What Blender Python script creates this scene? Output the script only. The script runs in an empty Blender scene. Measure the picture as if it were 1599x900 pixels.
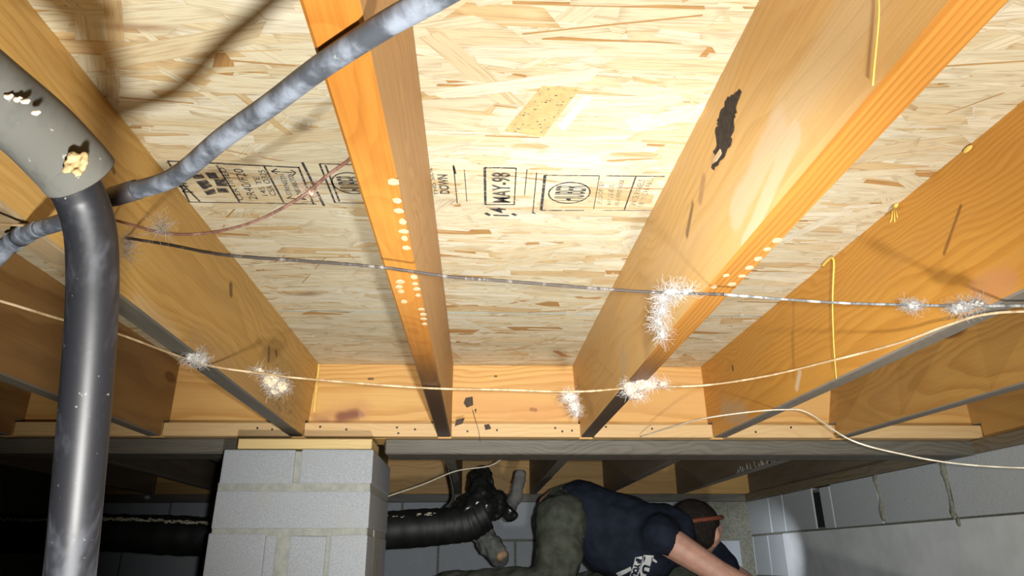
import bpy, bmesh, math, random
from mathutils import Vector, Matrix, noise
random.seed(11)
scene = bpy.context.scene
COL = scene.collection
PI = math.pi

# ------------------------------------------------------------------ camera
CZ = 0.62                                   # camera height above the lowest ground
FPX, PITCH, YAW, ROLL = 1078.25, 0.37309, 0.05255, -0.005545
FW = Vector((math.sin(YAW)*math.cos(PITCH), math.cos(YAW)*math.cos(PITCH), math.sin(PITCH)))
_r = Vector((math.cos(YAW), -math.sin(YAW), 0)); _u = _r.cross(FW)
RT = _r*math.cos(ROLL) + _u*math.sin(ROLL); UP = _u*math.cos(ROLL) - _r*math.sin(ROLL)
cam = bpy.data.cameras.new('camera'); cam_o = bpy.data.objects.new('camera', cam); COL.objects.link(cam_o)
cam.sensor_width = 36; cam.lens = FPX/1599*36; cam.clip_start = 0.02
cam_o.matrix_world = Matrix(((RT.x, UP.x, -FW.x, 0), (RT.y, UP.y, -FW.y, 0), (RT.z, UP.z, -FW.z, CZ), (0, 0, 0, 1)))
scene.camera = cam_o

# ------------------------------------------------------------------ light
scene.view_settings.view_transform = 'Standard'; scene.view_settings.look = 'None'
scene.view_settings.gamma = 1; scene.view_settings.use_curve_mapping = False
scene.view_settings.exposure = 0.15
w = bpy.data.worlds.new('world'); scene.world = w; w.use_nodes = True
w.node_tree.nodes['Background'].inputs[0].default_value = (0.55, 0.62, 0.7, 1)
w.node_tree.nodes['Background'].inputs[1].default_value = 0.012

def ray(q): return FW + RT*((q[0]-799.5)/FPX) - UP*((q[1]-450)/FPX)
def up(v): return Vector((v.x, v.y, v.z+CZ))
def onz(q, z): d = ray(q); return up(d*(z/d.z))
def onx(q, x): d = ray(q); return up(d*(x/d.x))
def ony(q, y): d = ray(q); return up(d*(y/d.y))
def onw(q, w_): return up(ray(q)*w_)
def onplane(q, p0, n):
    d = ray(q); p = Vector((p0.x, p0.y, p0.z-CZ)); return up(d*(p.dot(n)/d.dot(n)))
def spot(name, loc, target, watts, angle, blend, radius, color):
    l = bpy.data.lights.new(name, 'SPOT'); o = bpy.data.objects.new(name, l); COL.objects.link(o)
    l.energy = watts; l.spot_size = math.radians(angle); l.spot_blend = blend; l.shadow_soft_size = radius; l.color = color
    o.location = loc; o.rotation_euler = (Vector(target)-Vector(loc)).to_track_quat('-Z', 'Y').to_euler()
    return o
# the inspector's torch held low under the camera, and the phone's own flash, strengthened as fill for the far end
spot('torch_light', (0.09, -0.06, CZ-0.43), (0.09+.14, -0.06+.55, CZ-0.43+.81), 87, 118, 0.5, 0.036, (1.0, 0.98, 0.93))
spot('flash_light', (0.04, 0.0, CZ+0.005), tuple(onw((955, 780), 1.5)), 128, 77, 0.9, 0.012, (0.94, 0.97, 1.0))
spot('headlamp_light', (1.06, 2.88, CZ+0.105), (1.5, 3.72, CZ-0.03), 24.0, 44, 1.0, 0.012, (0.86, 0.90, 1.0))

# ------------------------------------------------------------------ measured planes (camera-origin coordinates, z relative to camera)
H, ZB, D, SP, JT = 0.5512, 0.3250, 2.048, 0.4064, 0.038
X0 = -0.4985
# ------------------------------------------------------------------ mesh helpers
def link(name, me, mats, parent=None):
    o = bpy.data.objects.new(name, me); COL.objects.link(o)
    for m in (mats if isinstance(mats, (list, tuple)) else [mats]): 
        if me.users <= 1: me.materials.append(m)
    if parent: o.parent = parent
    return o
def mesh_bm(name, bm, smooth=False):
    me = bpy.data.meshes.new(name); bmesh.ops.recalc_face_normals(bm, faces=bm.faces[:]); bm.to_mesh(me); bm.free()
    if smooth:
        for p in me.polygons: p.use_smooth = True
    return me
def obj(name, bm, mats, parent=None, smooth=False): return link(name, mesh_bm(name, bm, smooth), mats, parent)
def empty(name, loc=(0, 0, 0)):
    o = bpy.data.objects.new(name, None); o.empty_display_size = 0.05; COL.objects.link(o); o.location = loc
    return o
def tag(o, label, cat, group=None):
    o['label'] = label; o['category'] = cat
    if group: o['group'] = group
    return o
def struct(o): o['kind'] = 'structure'; return o
def adopt(child, parent):
    child.parent = parent; child.matrix_parent_inverse = Matrix.Translation(-parent.location); return child

def add_box(bm, a, b, bev=0.0, seg=1, jit=0.0):
    r = bmesh.ops.create_cube(bm, size=1)['verts']
    for v in r:
        v.co = Vector(((a[i]+b[i])/2 + v.co[i]*(b[i]-a[i]) + random.uniform(-jit, jit)) for i in range(3))
    if bev:
        es = list({e for v in r for e in v.link_edges})
        bmesh.ops.bevel(bm, geom=es, offset=bev, segments=seg, affect='EDGES', profile=0.6)
def box_obj(name, a, b, mats, parent=None, bev=0.002, seg=1, jit=0.0):
    bm = bmesh.new(); add_box(bm, a, b, bev, seg, jit); return obj(name, bm, mats, parent)

def catmull(pts, n=6):
    P = [Vector(p) for p in pts]; out = []
    for i in range(len(P)-1):
        p0 = P[i-1] if i else P[0]*2-P[1]; p1, p2 = P[i], P[i+1]; p3 = P[i+2] if i+2 < len(P) else P[-1]*2-P[-2]
        for k in range(n):
            t = k/n
            out.append(0.5*((2*p1)+(p2-p0)*t+(2*p0-5*p1+4*p2-p3)*t*t+(3*p1-p0-3*p2+p3)*t**3))
    out.append(P[-1]); return out
def add_tube(bm, pts, rad, sides=10, cap=True, jit=0.0):
    """rad: number, or list of radii per point, or function of 0..1"""
    n = len(pts); rings = []; prev = None
    uvl = bm.loops.layers.uv.verify()
    for i, p in enumerate(pts):
        t = (pts[min(i+1, n-1)]-pts[max(i-1, 0)]); t.normalize()
        if prev is None:
            a = Vector((0, 0, 1)) if abs(t.z) < 0.9 else Vector((1, 0, 0)); nrm = t.cross(a).normalized()
        else: nrm = (prev - t*prev.dot(t)).normalized()
        prev = nrm; bn = t.cross(nrm)
        r = rad(i/(n-1)) if callable(rad) else (rad[i] if isinstance(rad, list) else rad)
        ring = []
        for k in range(sides):
            an = 2*PI*k/sides; rr = r*(1+random.uniform(-jit, jit))
            ring.append(bm.verts.new(p + (nrm*math.cos(an)+bn*math.sin(an))*rr))
        rings.append(ring)
    for i in range(n-1):
        for k in range(sides):
            f = bm.faces.new((rings[i][k], rings[i][(k+1) % sides], rings[i+1][(k+1) % sides], rings[i+1][k])); f.smooth = True
    if cap: bm.faces.new(rings[0][::-1]); bm.faces.new(rings[-1])
def tube_obj(name, pts, rad, mat, parent=None, sides=10, n=6, jit=0.0):
    bm = bmesh.new(); add_tube(bm, catmull(pts, n) if n else [Vector(p) for p in pts], rad, sides, True, jit)
    return obj(name, bm, mat, parent)
def add_slab(bm, poly, nrm, th):
    """thin irregular plate: polygon of points extruded along nrm"""
    a = [bm.verts.new(p) for p in poly]; b = [bm.verts.new(p+nrm*th) for p in poly]
    bm.faces.new(a[::-1]); bm.faces.new(b)
    for i in range(len(a)): bm.faces.new((a[i], a[(i+1) % len(a)], b[(i+1) % len(a)], b[i]))
def remesh_obj(name, balls, mat, parent=None, voxel=0.012, smooth=6, disp=0.0, dscale=20):
    """balls: capsules (p0, r0, p1, r1) or ellipsoids (p, (rx, ry, rz)) merged to one continuous skin"""
    bm = bmesh.new()
    def ball(c, r):
        m = Matrix.Translation(c) @ Matrix.Diagonal((r[0], r[1], r[2], 1))
        bmesh.ops.create_icosphere(bm, subdivisions=2, radius=1, matrix=m)
    for b in balls:
        if len(b) == 2: ball(Vector(b[0]), b[1])
        else:
            p0, r0, p1, r1 = Vector(b[0]), b[1], Vector(b[2]), b[3]
            n = max(2, int((p1-p0).length/(0.45*min(r0, r1)))+1)
            for i in range(n+1):
                t = i/n; r = r0+(r1-r0)*t; ball(p0.lerp(p1, t), (r, r, r))
    me = bpy.data.meshes.new(name); bm.to_mesh(me); bm.free()
    t = bpy.data.objects.new('temp', me); COL.objects.link(t)
    m = t.modifiers.new('r', 'REMESH'); m.mode = 'VOXEL'; m.voxel_size = voxel
    m = t.modifiers.new('s', 'SMOOTH'); m.iterations = smooth; m.factor = 0.5
    dg = bpy.context.evaluated_depsgraph_get(); out = bpy.data.meshes.new_from_object(t.evaluated_get(dg))
    bpy.data.objects.remove(t); bpy.data.meshes.remove(me); out.name = name
    if disp:
        for v in out.vertices:
            v.co += v.normal*(noise.noise(v.co*dscale)*disp + noise.noise(v.co*dscale*2.3)*disp*.5)
    for p in out.polygons: p.use_smooth = True
    out.materials.clear()
    return link(name, out, mat, parent)

# ------------------------------------------------------------------ material helpers
class NT:
    def __init__(s, name):
        s.m = bpy.data.materials.new(name); s.m.use_nodes = True; s.t = s.m.node_tree; s.b = s.t.nodes['Principled BSDF']
    def n(s, typ, **k):
        x = s.t.nodes.new('ShaderNode'+typ)
        for a, v in k.items(): setattr(x, a, v)
        return x
    def put(s, sock, v):
        if v is None: return
        if isinstance(v, bpy.types.NodeSocket): s.t.links.new(v, sock)
        elif isinstance(v, (tuple, list)) and len(v) == 3 and sock.type == 'RGBA': sock.default_value = (*v, 1)
        else: sock.default_value = v
    def math(s, op, a, b=None, c=None, clamp=False):
        x = s.n('Math', operation=op, use_clamp=clamp)
        for i, v in enumerate((a, b, c)): s.put(x.inputs[i], v)
        return x.outputs[0]
    def obj(s):
        x = s.n('TexCoord'); return x.outputs['Object']
    def xyz(s, v):
        x = s.n('SeparateXYZ'); s.put(x.inputs[0], v); return x.outputs[0], x.outputs[1], x.outputs[2]
    def vec(s, a, b, c):
        x = s.n('CombineXYZ')
        for i, v in enumerate((a, b, c)): s.put(x.inputs[i], v)
        return x.outputs[0]
    def scale(s, v, k):
        x = s.n('VectorMath', operation='MULTIPLY'); s.put(x.inputs[0], v); s.put(x.inputs[1], k); return x.outputs[0]
    def addv(s, v, k):
        x = s.n('VectorMath', operation='ADD'); s.put(x.inputs[0], v); s.put(x.inputs[1], k); return x.outputs[0]
    def noise(s, v, sc, det=2, rough=0.5, dist=0.0):
        x = s.n('TexNoise'); s.put(x.inputs['Vector'], v); x.inputs['Scale'].default_value = sc
        x.inputs['Detail'].default_value = det; x.inputs['Roughness'].default_value = rough; x.inputs['Distortion'].default_value = dist
        return x.outputs[0]
    def ss(s, v, a, b, lo=0.0, hi=1.0):
        x = s.n('MapRange', interpolation_type='SMOOTHSTEP'); s.put(x.inputs[0], v)
        for i, k in enumerate((a, b, lo, hi)): s.put(x.inputs[i+1], k)
        return x.outputs[0]
    def mix(s, f, a, b, typ='MIX'):
        x = s.n('MixRGB', blend_type=typ); s.put(x.inputs[0], f); s.put(x.inputs[1], a); s.put(x.inputs[2], b); return x.outputs[0]
    def bump(s, h, strength=0.3, dist=0.002):
        x = s.n('Bump'); x.inputs['Strength'].default_value = strength; x.inputs['Distance'].default_value = dist
        s.put(x.inputs['Height'], h); s.put(s.b.inputs['Normal'], x.outputs[0])
    def out(s, col=None, rough=0.6, metal=0.0, spec=0.4, coat=0.0):
        s.put(s.b.inputs['Base Color'], col); s.put(s.b.inputs['Roughness'], rough); s.put(s.b.inputs['Metallic'], metal)
        s.b.inputs['Specular IOR Level'].default_value = spec; s.b.inputs['Coat Weight'].default_value = coat
        return s.m
def plain(name, col, rough=0.6, metal=0.0, spec=0.4, var=0.25, sc=30, coat=0.0, bump=0.15):
    t = NT(name); o = t.obj(); f = t.noise(o, sc, 4, 0.6)
    c = t.mix(t.ss(f, .3, .7), tuple(x*(1-var) for x in col), tuple(min(1, x*(1+var*.6)) for x in col))
    if bump: t.bump(f, bump, 0.002)
    return t.out(c, rough, metal, spec, coat)

def wood(name, light, dark, axis='Y', centre=(0.08, 0.0), freq=120, warp=0.05, ring=0.55, fine=0.35, knots=0.0, tone=None, tone_amt=0.5,
         stains=(), rough=0.55, darkend=None, dust=None, shift=False, seed=0.0, specks=None):
    """sawn softwood. axis: length axis. centre: (across thickness, height) of the pith relative to board.
    stains: (l1, b1, l2, b2, radius, colour, strength, soft) marks in board coordinates; darkend: (l1, l2, colour)"""
    t = NT(name); o = t.obj()
    if shift:
        oi = t.n('ObjectInfo'); o = t.addv(o, t.scale(t.vec(oi.outputs['Random'], oi.outputs['Random'], oi.outputs['Random']), (3.1, 5.7, 0.15)))
    x, y, z = t.xyz(o)
    l, a, b = (y, x, z) if axis == 'Y' else (x, y, z)
    lo = t.math('ADD', l, seed*3.7)
    wv = t.vec(t.math('MULTIPLY', lo, 1.3), t.math('MULTIPLY', a, 2.5), t.math('MULTIPLY', b, 4))
    wn = t.math('SUBTRACT', t.noise(wv, 1.6, 2, .5), 0.5)
    wn2 = t.math('SUBTRACT', t.noise(t.vec(t.math('MULTIPLY', lo, 7), a, t.math('MULTIPLY', b, 16)), 1.6, 2, .5), 0.5)
    bb = t.math('ADD', t.math('SUBTRACT', b, centre[1]), t.math('ADD', t.math('MULTIPLY', wn, warp*4), t.math('MULTIPLY', wn2, warp*.35)))
    aa = t.math('SUBTRACT', a, centre[0])
    r = t.math('SQRT', t.math('ADD', t.math('MULTIPLY', aa, aa), t.math('MULTIPLY', bb, bb)))
    fr = t.math('FRACT', t.math('MULTIPLY', r, freq))
    rg = t.math('MULTIPLY', t.ss(fr, 0.25, 0.86), t.ss(fr, 1.0, 0.90))
    fn = t.noise(t.vec(t.math('MULTIPLY', lo, 5), t.math('MULTIPLY', a, 260), t.math('MULTIPLY', b, 260)), 1, 3, .6)
    big = t.noise(t.vec(t.math('MULTIPLY', lo, 1.6), t.math('MULTIPLY', a, 6), t.math('MULTIPLY', b, 11)), 1.5, 3, .55)
    f = t.math('ADD', t.math('MULTIPLY', rg, ring), t.math('MULTIPLY', t.ss(fn, .3, .75), fine), clamp=True)
    c = t.mix(f, light, dark)
    if tone: c = t.mix(t.math('MULTIPLY', t.ss(big, .42, .68), tone_amt), c, tone)
    if knots:
        v = t.n('TexVoronoi', voronoi_dimensions='2D'); t.put(v.inputs['Vector'], t.vec(t.math('MULTIPLY', lo, 2.4), t.math('MULTIPLY', b, 6.5), 0.0)); v.inputs['Scale'].default_value = 1
        k = t.math('MULTIPLY', t.ss(v.outputs['Distance'], .12, .07), t.math('GREATER_THAN', t.xyz(v.outputs['Color'])[0], 1-knots))
        c = t.mix(t.math('MULTIPLY', k, .8), c, (0.11, 0.045, 0.016))
    wob = t.math('MULTIPLY', t.math('SUBTRACT', t.noise(t.vec(t.math('MULTIPLY', l, 14), a, t.math('MULTIPLY', b, 40)), 1, 3, .6), .5), 1.0)
    for (l1, b1, l2, b2, rad, colr, amt, soft) in stains:
        dl, db = l2-l1, b2-b1; q = dl*dl+db*db+1e-9
        tt = t.math('ADD', t.math('MULTIPLY', t.math('SUBTRACT', l, l1), dl/q), t.math('MULTIPLY', t.math('SUBTRACT', b, b1), db/q), clamp=True)
        ex = t.math('SUBTRACT', t.math('SUBTRACT', l, l1), t.math('MULTIPLY', tt, dl)); ey = t.math('SUBTRACT', t.math('SUBTRACT', b, b1), t.math('MULTIPLY', tt, db))
        d = t.math('SQRT', t.math('ADD', t.math('MULTIPLY', ex, ex), t.math('MULTIPLY', ey, ey)))
        d = t.math('ADD', d, t.math('MULTIPLY', wob, rad*1.1))
        c = t.mix(t.math('MULTIPLY', t.ss(d, rad*(1+soft), rad*(1-soft)), amt), c, colr)
    if specks:
        dl, db = t.math('SUBTRACT', l, specks[0]), t.math('MULTIPLY', t.math('SUBTRACT', b, specks[1]), 2.0)
        d = t.math('SQRT', t.math('ADD', t.math('MULTIPLY', dl, dl), t.math('MULTIPLY', db, db)))
        sn = t.noise(t.vec(t.math('MULTIPLY', l, 60), a, t.math('MULTIPLY', b, 80)), 1, 3, .6)
        c = t.mix(t.math('MULTIPLY', t.math('MULTIPLY', t.ss(d, specks[2], specks[2]*.4), t.ss(sn, .58, .66)), .8), c, (0.06, 0.045, 0.03))
        c = t.mix(t.math('MULTIPLY', t.ss(d, specks[2]*1.3, specks[2]*.3), .4), c, (0.24, 0.17, 0.095))
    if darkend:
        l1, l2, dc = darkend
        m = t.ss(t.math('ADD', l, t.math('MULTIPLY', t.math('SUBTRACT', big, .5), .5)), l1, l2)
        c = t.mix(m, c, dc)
    if dust:
        dc, amt = dust
        dn = t.noise(t.vec(t.math('MULTIPLY', lo, 6), t.math('MULTIPLY', a, 60), t.math('MULTIPLY', b, 30)), 1, 4, .65)
        c = t.mix(t.math('MULTIPLY', t.ss(dn, .25, .7), amt), c, dc)
    t.bump(t.math('ADD', t.math('MULTIPLY', fn, .6), t.math('MULTIPLY', rg, .4)), .22, .0012)
    return t.out(c, rough, 0, .35)

# colours (linear)
WL, WD, WT = (0.62, 0.385, 0.14), (0.44, 0.225, 0.075), (0.54, 0.32, 0.135)
GREY = (0.17, 0.155, 0.13)

def mat_osb_base():
    t = NT('osb_base'); o = t.obj()
    f = t.noise(t.scale(o, (9, 90, 9)), 1, 3, .6); g = t.noise(t.scale(o, (5, 22, 5)), 1, 2, .5)
    c = t.mix(t.ss(f, .3, .7), (0.50, 0.33, 0.14), (0.72, 0.56, 0.31)); c = t.mix(t.ss(g, .55, .8), c, (0.36, 0.19, 0.065))
    t.bump(f, .3, .001); return t.out(c, .7, 0, .25)
STR_STAINS = [(*onz(q, H).xy, rx, ry, a) for q, rx, ry, a in (((475, 458), .05, .022, .75), ((512, 497), .02, .012, .45), ((215, 42), .06, .010, .6), ((1010, 330), .03, .012, .4))]
def mat_strands():
    t = NT('osb_strands'); at = t.n('Attribute'); at.attribute_name = 'tint'
    uv = t.n('UVMap').outputs[0]
    ux, uy, _ = t.xyz(uv)
    rnd = t.xyz(at.outputs['Color'])
    g = t.noise(t.vec(t.math('MULTIPLY', ux, 16), t.math('MULTIPLY', uy, 330), t.math('MULTIPLY', rnd[1], 40)), 1, 3, .6, .3)
    h = t.noise(t.vec(t.math('MULTIPLY', ux, 14), t.math('MULTIPLY', uy, 40), t.math('MULTIPLY', rnd[1], 50)), 1, 2, .5)
    c = t.mix(t.math('MULTIPLY', t.ss(g, .46, .66), .72), at.outputs['Color'], t.mix(.5, at.outputs['Color'], (0.44, 0.27, 0.11), 'MULTIPLY'))
    c = t.mix(t.math('MULTIPLY', t.ss(h, .55, .8), .28), c, (0.85, 0.72, 0.46))
    eu = t.n('UVMap'); eu.uv_map = 'edge'; ex, ey, _ = t.xyz(eu.outputs[0])
    e = t.math('ADD', t.math('MAXIMUM', t.math('ABSOLUTE', ex), t.math('ABSOLUTE', ey)), t.math('MULTIPLY', t.math('SUBTRACT', h, .5), .9))
    c = t.mix(t.math('MULTIPLY', t.ss(e, .86, 1.08), .42), c, t.mix(.6, c, (0.42, 0.24, 0.09), 'MULTIPLY'))
    P0 = t.xyz(t.obj())
    for (bx, by, rx, ry, amt) in STR_STAINS:
        dx = t.math('DIVIDE', t.math('SUBTRACT', P0[0], bx), rx); dy = t.math('DIVIDE', t.math('SUBTRACT', P0[1], by), ry)
        d = t.math('ADD', t.math('SQRT', t.math('ADD', t.math('MULTIPLY', dx, dx), t.math('MULTIPLY', dy, dy))), t.math('MULTIPLY', g, .8))
        c = t.mix(t.math('MULTIPLY', t.ss(d, 1.5, .5), amt), c, (0.26, 0.12, 0.05))
    t.bump(g, .35, .001); return t.out(c, .62, 0, .3)
M_OSB, M_STR = mat_osb_base(), mat_strands()

def mat_block(name, col, speck=0.35, tint=(0.5, 0.47, 0.38)):
    t = NT(name); o = t.obj(); oi = t.n('ObjectInfo')
    f = t.noise(o, 260, 4, .7); g = t.noise(o, 11, 4, .6); p = t.noise(o, 90, 2, .5)
    c = t.mix(t.ss(f, .3, .75), tuple(x*(1-speck) for x in col), col)
    c = t.mix(t.math('MULTIPLY', t.ss(g, .5, .78), .35), c, tint)
    c = t.mix(t.math('MULTIPLY', t.ss(p, .68, .76), .5), c, (0.16, 0.15, 0.13))
    c = t.mix(t.math('MULTIPLY', oi.outputs['Random'], .16), c, (0.30, 0.31, 0.30))
    t.bump(t.math('ADD', f, p), .45, .0015); return t.out(c, .9, 0, .15)
M_BLOCK = mat_block('concrete_block', (0.36, 0.38, 0.395), .3, (0.31, 0.30, 0.26))
M_WBLOCK = mat_block('wall_block', (0.50, 0.53, 0.53), .25, (0.42, 0.43, 0.38))
M_MORTAR = plain('mortar', (0.285, 0.29, 0.255), .95, spec=.1, sc=60, var=.14, bump=.3)
M_WMORTAR = plain('wall_mortar', (0.20, 0.20, 0.155), .95, spec=.1, sc=120, var=.3, bump=.4)
M_PARGE = plain('parge_coat', (0.60, 0.63, 0.62), .75, spec=.25, sc=6, var=.12, bump=.08)
M_SOIL = plain('soil', (0.34, 0.29, 0.23), .95, spec=.1, sc=18, var=.4, bump=.6)
def mat_ink(name, col, lo, hi):
    t = NT(name); f = t.noise(t.scale(t.obj(), (120, 420, 50)), 1, 4, .65)
    return t.out(t.mix(t.ss(f, lo, hi), col, (0.52, 0.41, 0.25)), .7, 0, .2)
M_INK = mat_ink('stamp_ink', (0.045, 0.045, 0.05), .52, .70)
M_INKF = mat_ink('faint_stamp_ink', (0.11, 0.09, 0.07), .42, .62)
M_CHALK = plain('blue_chalk', (0.28, 0.42, 0.47), .9, spec=.1, sc=200, var=.3, bump=0)
M_GLUE = plain('yellow_glue', (0.80, 0.56, 0.14), .4, sc=50, var=.15)
M_SPOT = plain('pale_glue', (0.58, 0.42, 0.25), .5, sc=150, var=.2)
M_BARK = plain('dark_bark', (0.035, 0.024, 0.018), .85, sc=140, var=.6, bump=.9)
M_NAIL = plain('nail_steel', (0.05, 0.045, 0.04), .5, .5, sc=80)
M_WEB = plain('dirt_scab', (0.07, 0.05, 0.035), .9, sc=120)

# ------------------------------------------------------------------ subfloor (the ceiling of the crawl space)
ZH = CZ+H
ceiling = struct(empty('ceiling', (0, 0, ZH)))
def osb_panel(x0, x1, y0, y1):
    return box_obj('osb_panel', (x0, y0, ZH), (x1, y1, ZH+0.018), M_OSB, ceiling, .001)
def child_at(o, parent):
    o.matrix_parent_inverse = parent.matrix_world.inverted() if parent.type != 'EMPTY' else Matrix.Translation(-parent.location); return o
panel_near = child_at(osb_panel(-2.2, 1.72, -1.0, 2.05), ceiling)
panel_far = child_at(osb_panel(-2.2, 1.72, 2.054, 4.0), ceiling)

def strands(panel, x0, x1, y0, y1, count, seed):
    rnd = random.Random(seed); vs, fs, cols, uvs, eds = [], [], [], [], []
    for i in range(count):
        L = rnd.uniform(.07, .21); W = rnd.choice((.003, .006, .010, .014, .020, .028, .036))*rnd.uniform(.8, 1.25)
        th = rnd.gauss(0, .11) if rnd.random() < .86 else rnd.uniform(-1.3, 1.3)
        cx, cy = rnd.uniform(x0, x1), rnd.uniform(y0, y1); z = -0.0001-0.0011*rnd.random()
        W = min(W, L*.32); s0, s1 = rnd.uniform(-1.0, 1.0)*W, rnd.uniform(-1.0, 1.0)*W
        top = [(-L/2+s0*.5+rnd.uniform(-1, 1)*W*.3, W/2*rnd.uniform(.75, 1)), (-L/6, W/2*rnd.uniform(.85, 1.1)), (L/6, W/2*rnd.uniform(.85, 1.1)), (L/2+s1*.5+rnd.uniform(-1, 1)*W*.3, W/2*rnd.uniform(.75, 1))]
        bot = [(L/2-s1*.5, -W/2*rnd.uniform(.75, 1)), (L/6, -W/2*rnd.uniform(.85, 1.1)), (-L/6, -W/2*rnd.uniform(.85, 1.1)), (-L/2-s0*.5, -W/2*rnd.uniform(.75, 1))]
        c, s = math.cos(th), math.sin(th); b0 = len(vs)
        for (u, v) in top+bot:
            X = min(max(cx+u*c-v*s, x0), x1); Y = min(max(cy+u*s+v*c, y0), y1)
            vs.append((X, Y, z)); uvs.append((u+i*.37 % 7, v+(i % 53)*.19)); eds.append((u/L*2, v/W*2))
        fs += [(b0+7, b0+6, b0+1, b0), (b0+6, b0+5, b0+2, b0+1), (b0+5, b0+4, b0+3, b0+2)]
        k = rnd.random(); j = rnd.uniform(.94, 1.05)
        base = (.76, .70, .50) if k < .46 else (.80, .76, .59) if k < .68 else (.73, .63, .41) if k < .89 else (.66, .50, .27) if k < .98 else (.50, .29, .11)
        if W < .006 and rnd.random() < .22: base = (.52, .32, .13)
        cols += [tuple(q*j*.88 for q in base)]*8
    me = bpy.data.meshes.new('wood_strands'); me.from_pydata(vs, [], fs)
    ca = me.color_attributes.new('tint', 'FLOAT_COLOR', 'POINT'); ca.data.foreach_set('color', [v for c in cols for v in (*c, 1)])
    ul = me.uv_layers.new(name='UVMap'); ul.data.foreach_set('uv', [v for l in me.loops for v in uvs[l.vertex_index]])
    el = me.uv_layers.new(name='edge'); el.data.foreach_set('uv', [v for l in me.loops for v in eds[l.vertex_index]])
    o = link('wood_strands', me, M_STR, panel); o.location = (0, 0, ZH)
    o['kind'] = 'stuff'; return o
bpy.context.view_layer.update()
def under_panel(o, panel=None):
    p = panel or panel_near
    o.parent = p; o.matrix_parent_inverse = p.matrix_world.inverted(); return o
under_panel(strands(panel_near, -1.75, 1.5, 0.30, 2.05, 15000, 3))
under_panel(strands(panel_far, -1.7, 1.5, 2.06, 3.95, 5000, 4), panel_far)

# print on the sheathing, reading towards the camera (text x axis = -Y, text up = -X, facing down)
ZP = ZH-0.0016
def pt(q): return onz(q, H-0.0016)
def text_mesh(body, size, at, adv, upv, width=None, align='LEFT', bold=0.0, ext=0.0):
    cu = bpy.data.curves.new('t', 'FONT'); cu.body = body; cu.size = size; cu.align_x = align; cu.offset = bold; cu.extrude = ext; cu.resolution_u = 3
    o = bpy.data.objects.new('t', cu); COL.objects.link(o); bpy.context.view_layer.update()
    me = bpy.data.meshes.new_from_object(o.evaluated_get(bpy.context.evaluated_depsgraph_get()))
    bpy.data.objects.remove(o)
    xs = [v.co.x for v in me.vertices]; k = (width/(max(xs)-min(xs))) if width else 1
    nv = adv.cross(upv)
    for v in me.vertices: v.co = at + adv*((v.co.x-(min(xs) if width else 0))*k) + upv*v.co.y + nv*v.co.z
    return me
def text_obj(name, body, at, adv, upv, height, width, mat, parent, bold=0.0):
    me = text_mesh(body, height/0.72, at, adv, upv, width, bold=bold); me.materials.clear()
    o = link(name, me, mat); under_panel(o, parent); return o
AD, UPT = Vector((0, -1, 0)), Vector((-1, 0, 0))
def bar_bm(bm, q0, q1, wd):
    a, b = pt(q0), pt(q1); d = (b-a).normalized(); s = Vector((-d.y, d.x, 0))*wd/2
    add_slab(bm, [a-s, b-s, b+s, a+s], Vector((0, 0, 1)), .0006)
def bars(name, segs, mat=None):
    bm = bmesh.new()
    for (q0, q1, wd) in segs: bar_bm(bm, q0, q1, wd)
    return under_panel(obj(name, bm, mat or M_INK))
def stamp_text(body, base_px, top_px, side_px, mat=None, bold=0.0, name='stamp_lettering'):
    """base_px: start of baseline; top_px: end of baseline; side_px: a pixel at cap height beside the start"""
    a, b, s = pt(base_px), pt(top_px), pt(side_px)
    return text_obj(name, body, a, (b-a).normalized(), UPT, abs(s.x-a.x), (b-a).length, mat or M_INK, None, bold)
# left grade stamp
bars('stamp_frame', [((262, 252), (468, 262), .0028), ((296, 316), (494, 319), .002), ((262, 252), (296, 316), .003), ((338, 258), (374, 316), .003),
     ((412, 259), (443, 317), .003), ((466, 261), (490, 320), .003), ((278, 281), (312, 315), .003), ((472, 254), (506, 322), .004)])
stamp_text('MILL', (302, 301), (276, 268), (284, 300))
stamp_text('CERTIFIED', (381, 313), (350, 262), (372, 313))
stamp_text('2R40/F20', (403, 312), (378, 264), (389, 312))
stamp_text('145 TE', (418, 306), (404, 276), (409, 306), M_INK)
stamp_text('CSA O325', (432, 306), (413, 266), (422, 306), M_INK)
stamp_text('STRENGTH', (456, 305), (444, 272), (448, 305))
stamp_text('THIS DIRECTION', (472, 305), (456, 272), (464, 305))
bars('stamp_arrows', [((424, 268), (462, 270), .0022), ((424, 268), (432, 264), .0022), ((424, 268), (433, 272), .0022), ((462, 270), (454, 266), .0022), ((462, 270), (456, 275), .0022),
     ((448, 310), (478, 312), .0022), ((448, 310), (455, 307), .0022), ((478, 312), (471, 309), .0022)])
bm = bmesh.new()
for quad in ([(299, 275), (314, 272), (320, 278), (304, 280)], [(306, 284), (322, 281), (332, 291), (318, 297)], [(320, 270), (336, 270), (342, 279), (327, 279)],
             [(334, 281), (350, 280), (356, 291), (339, 291)], [(318, 299), (334, 295), (338, 302), (324, 305)], [(338, 294), (354, 295), (358, 301), (341, 301)]):
    add_slab(bm, [pt(q) for q in quad], Vector((0, 0, 1)), .0006)
under_panel(obj('stamp_emblem', bm, M_INK))
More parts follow.
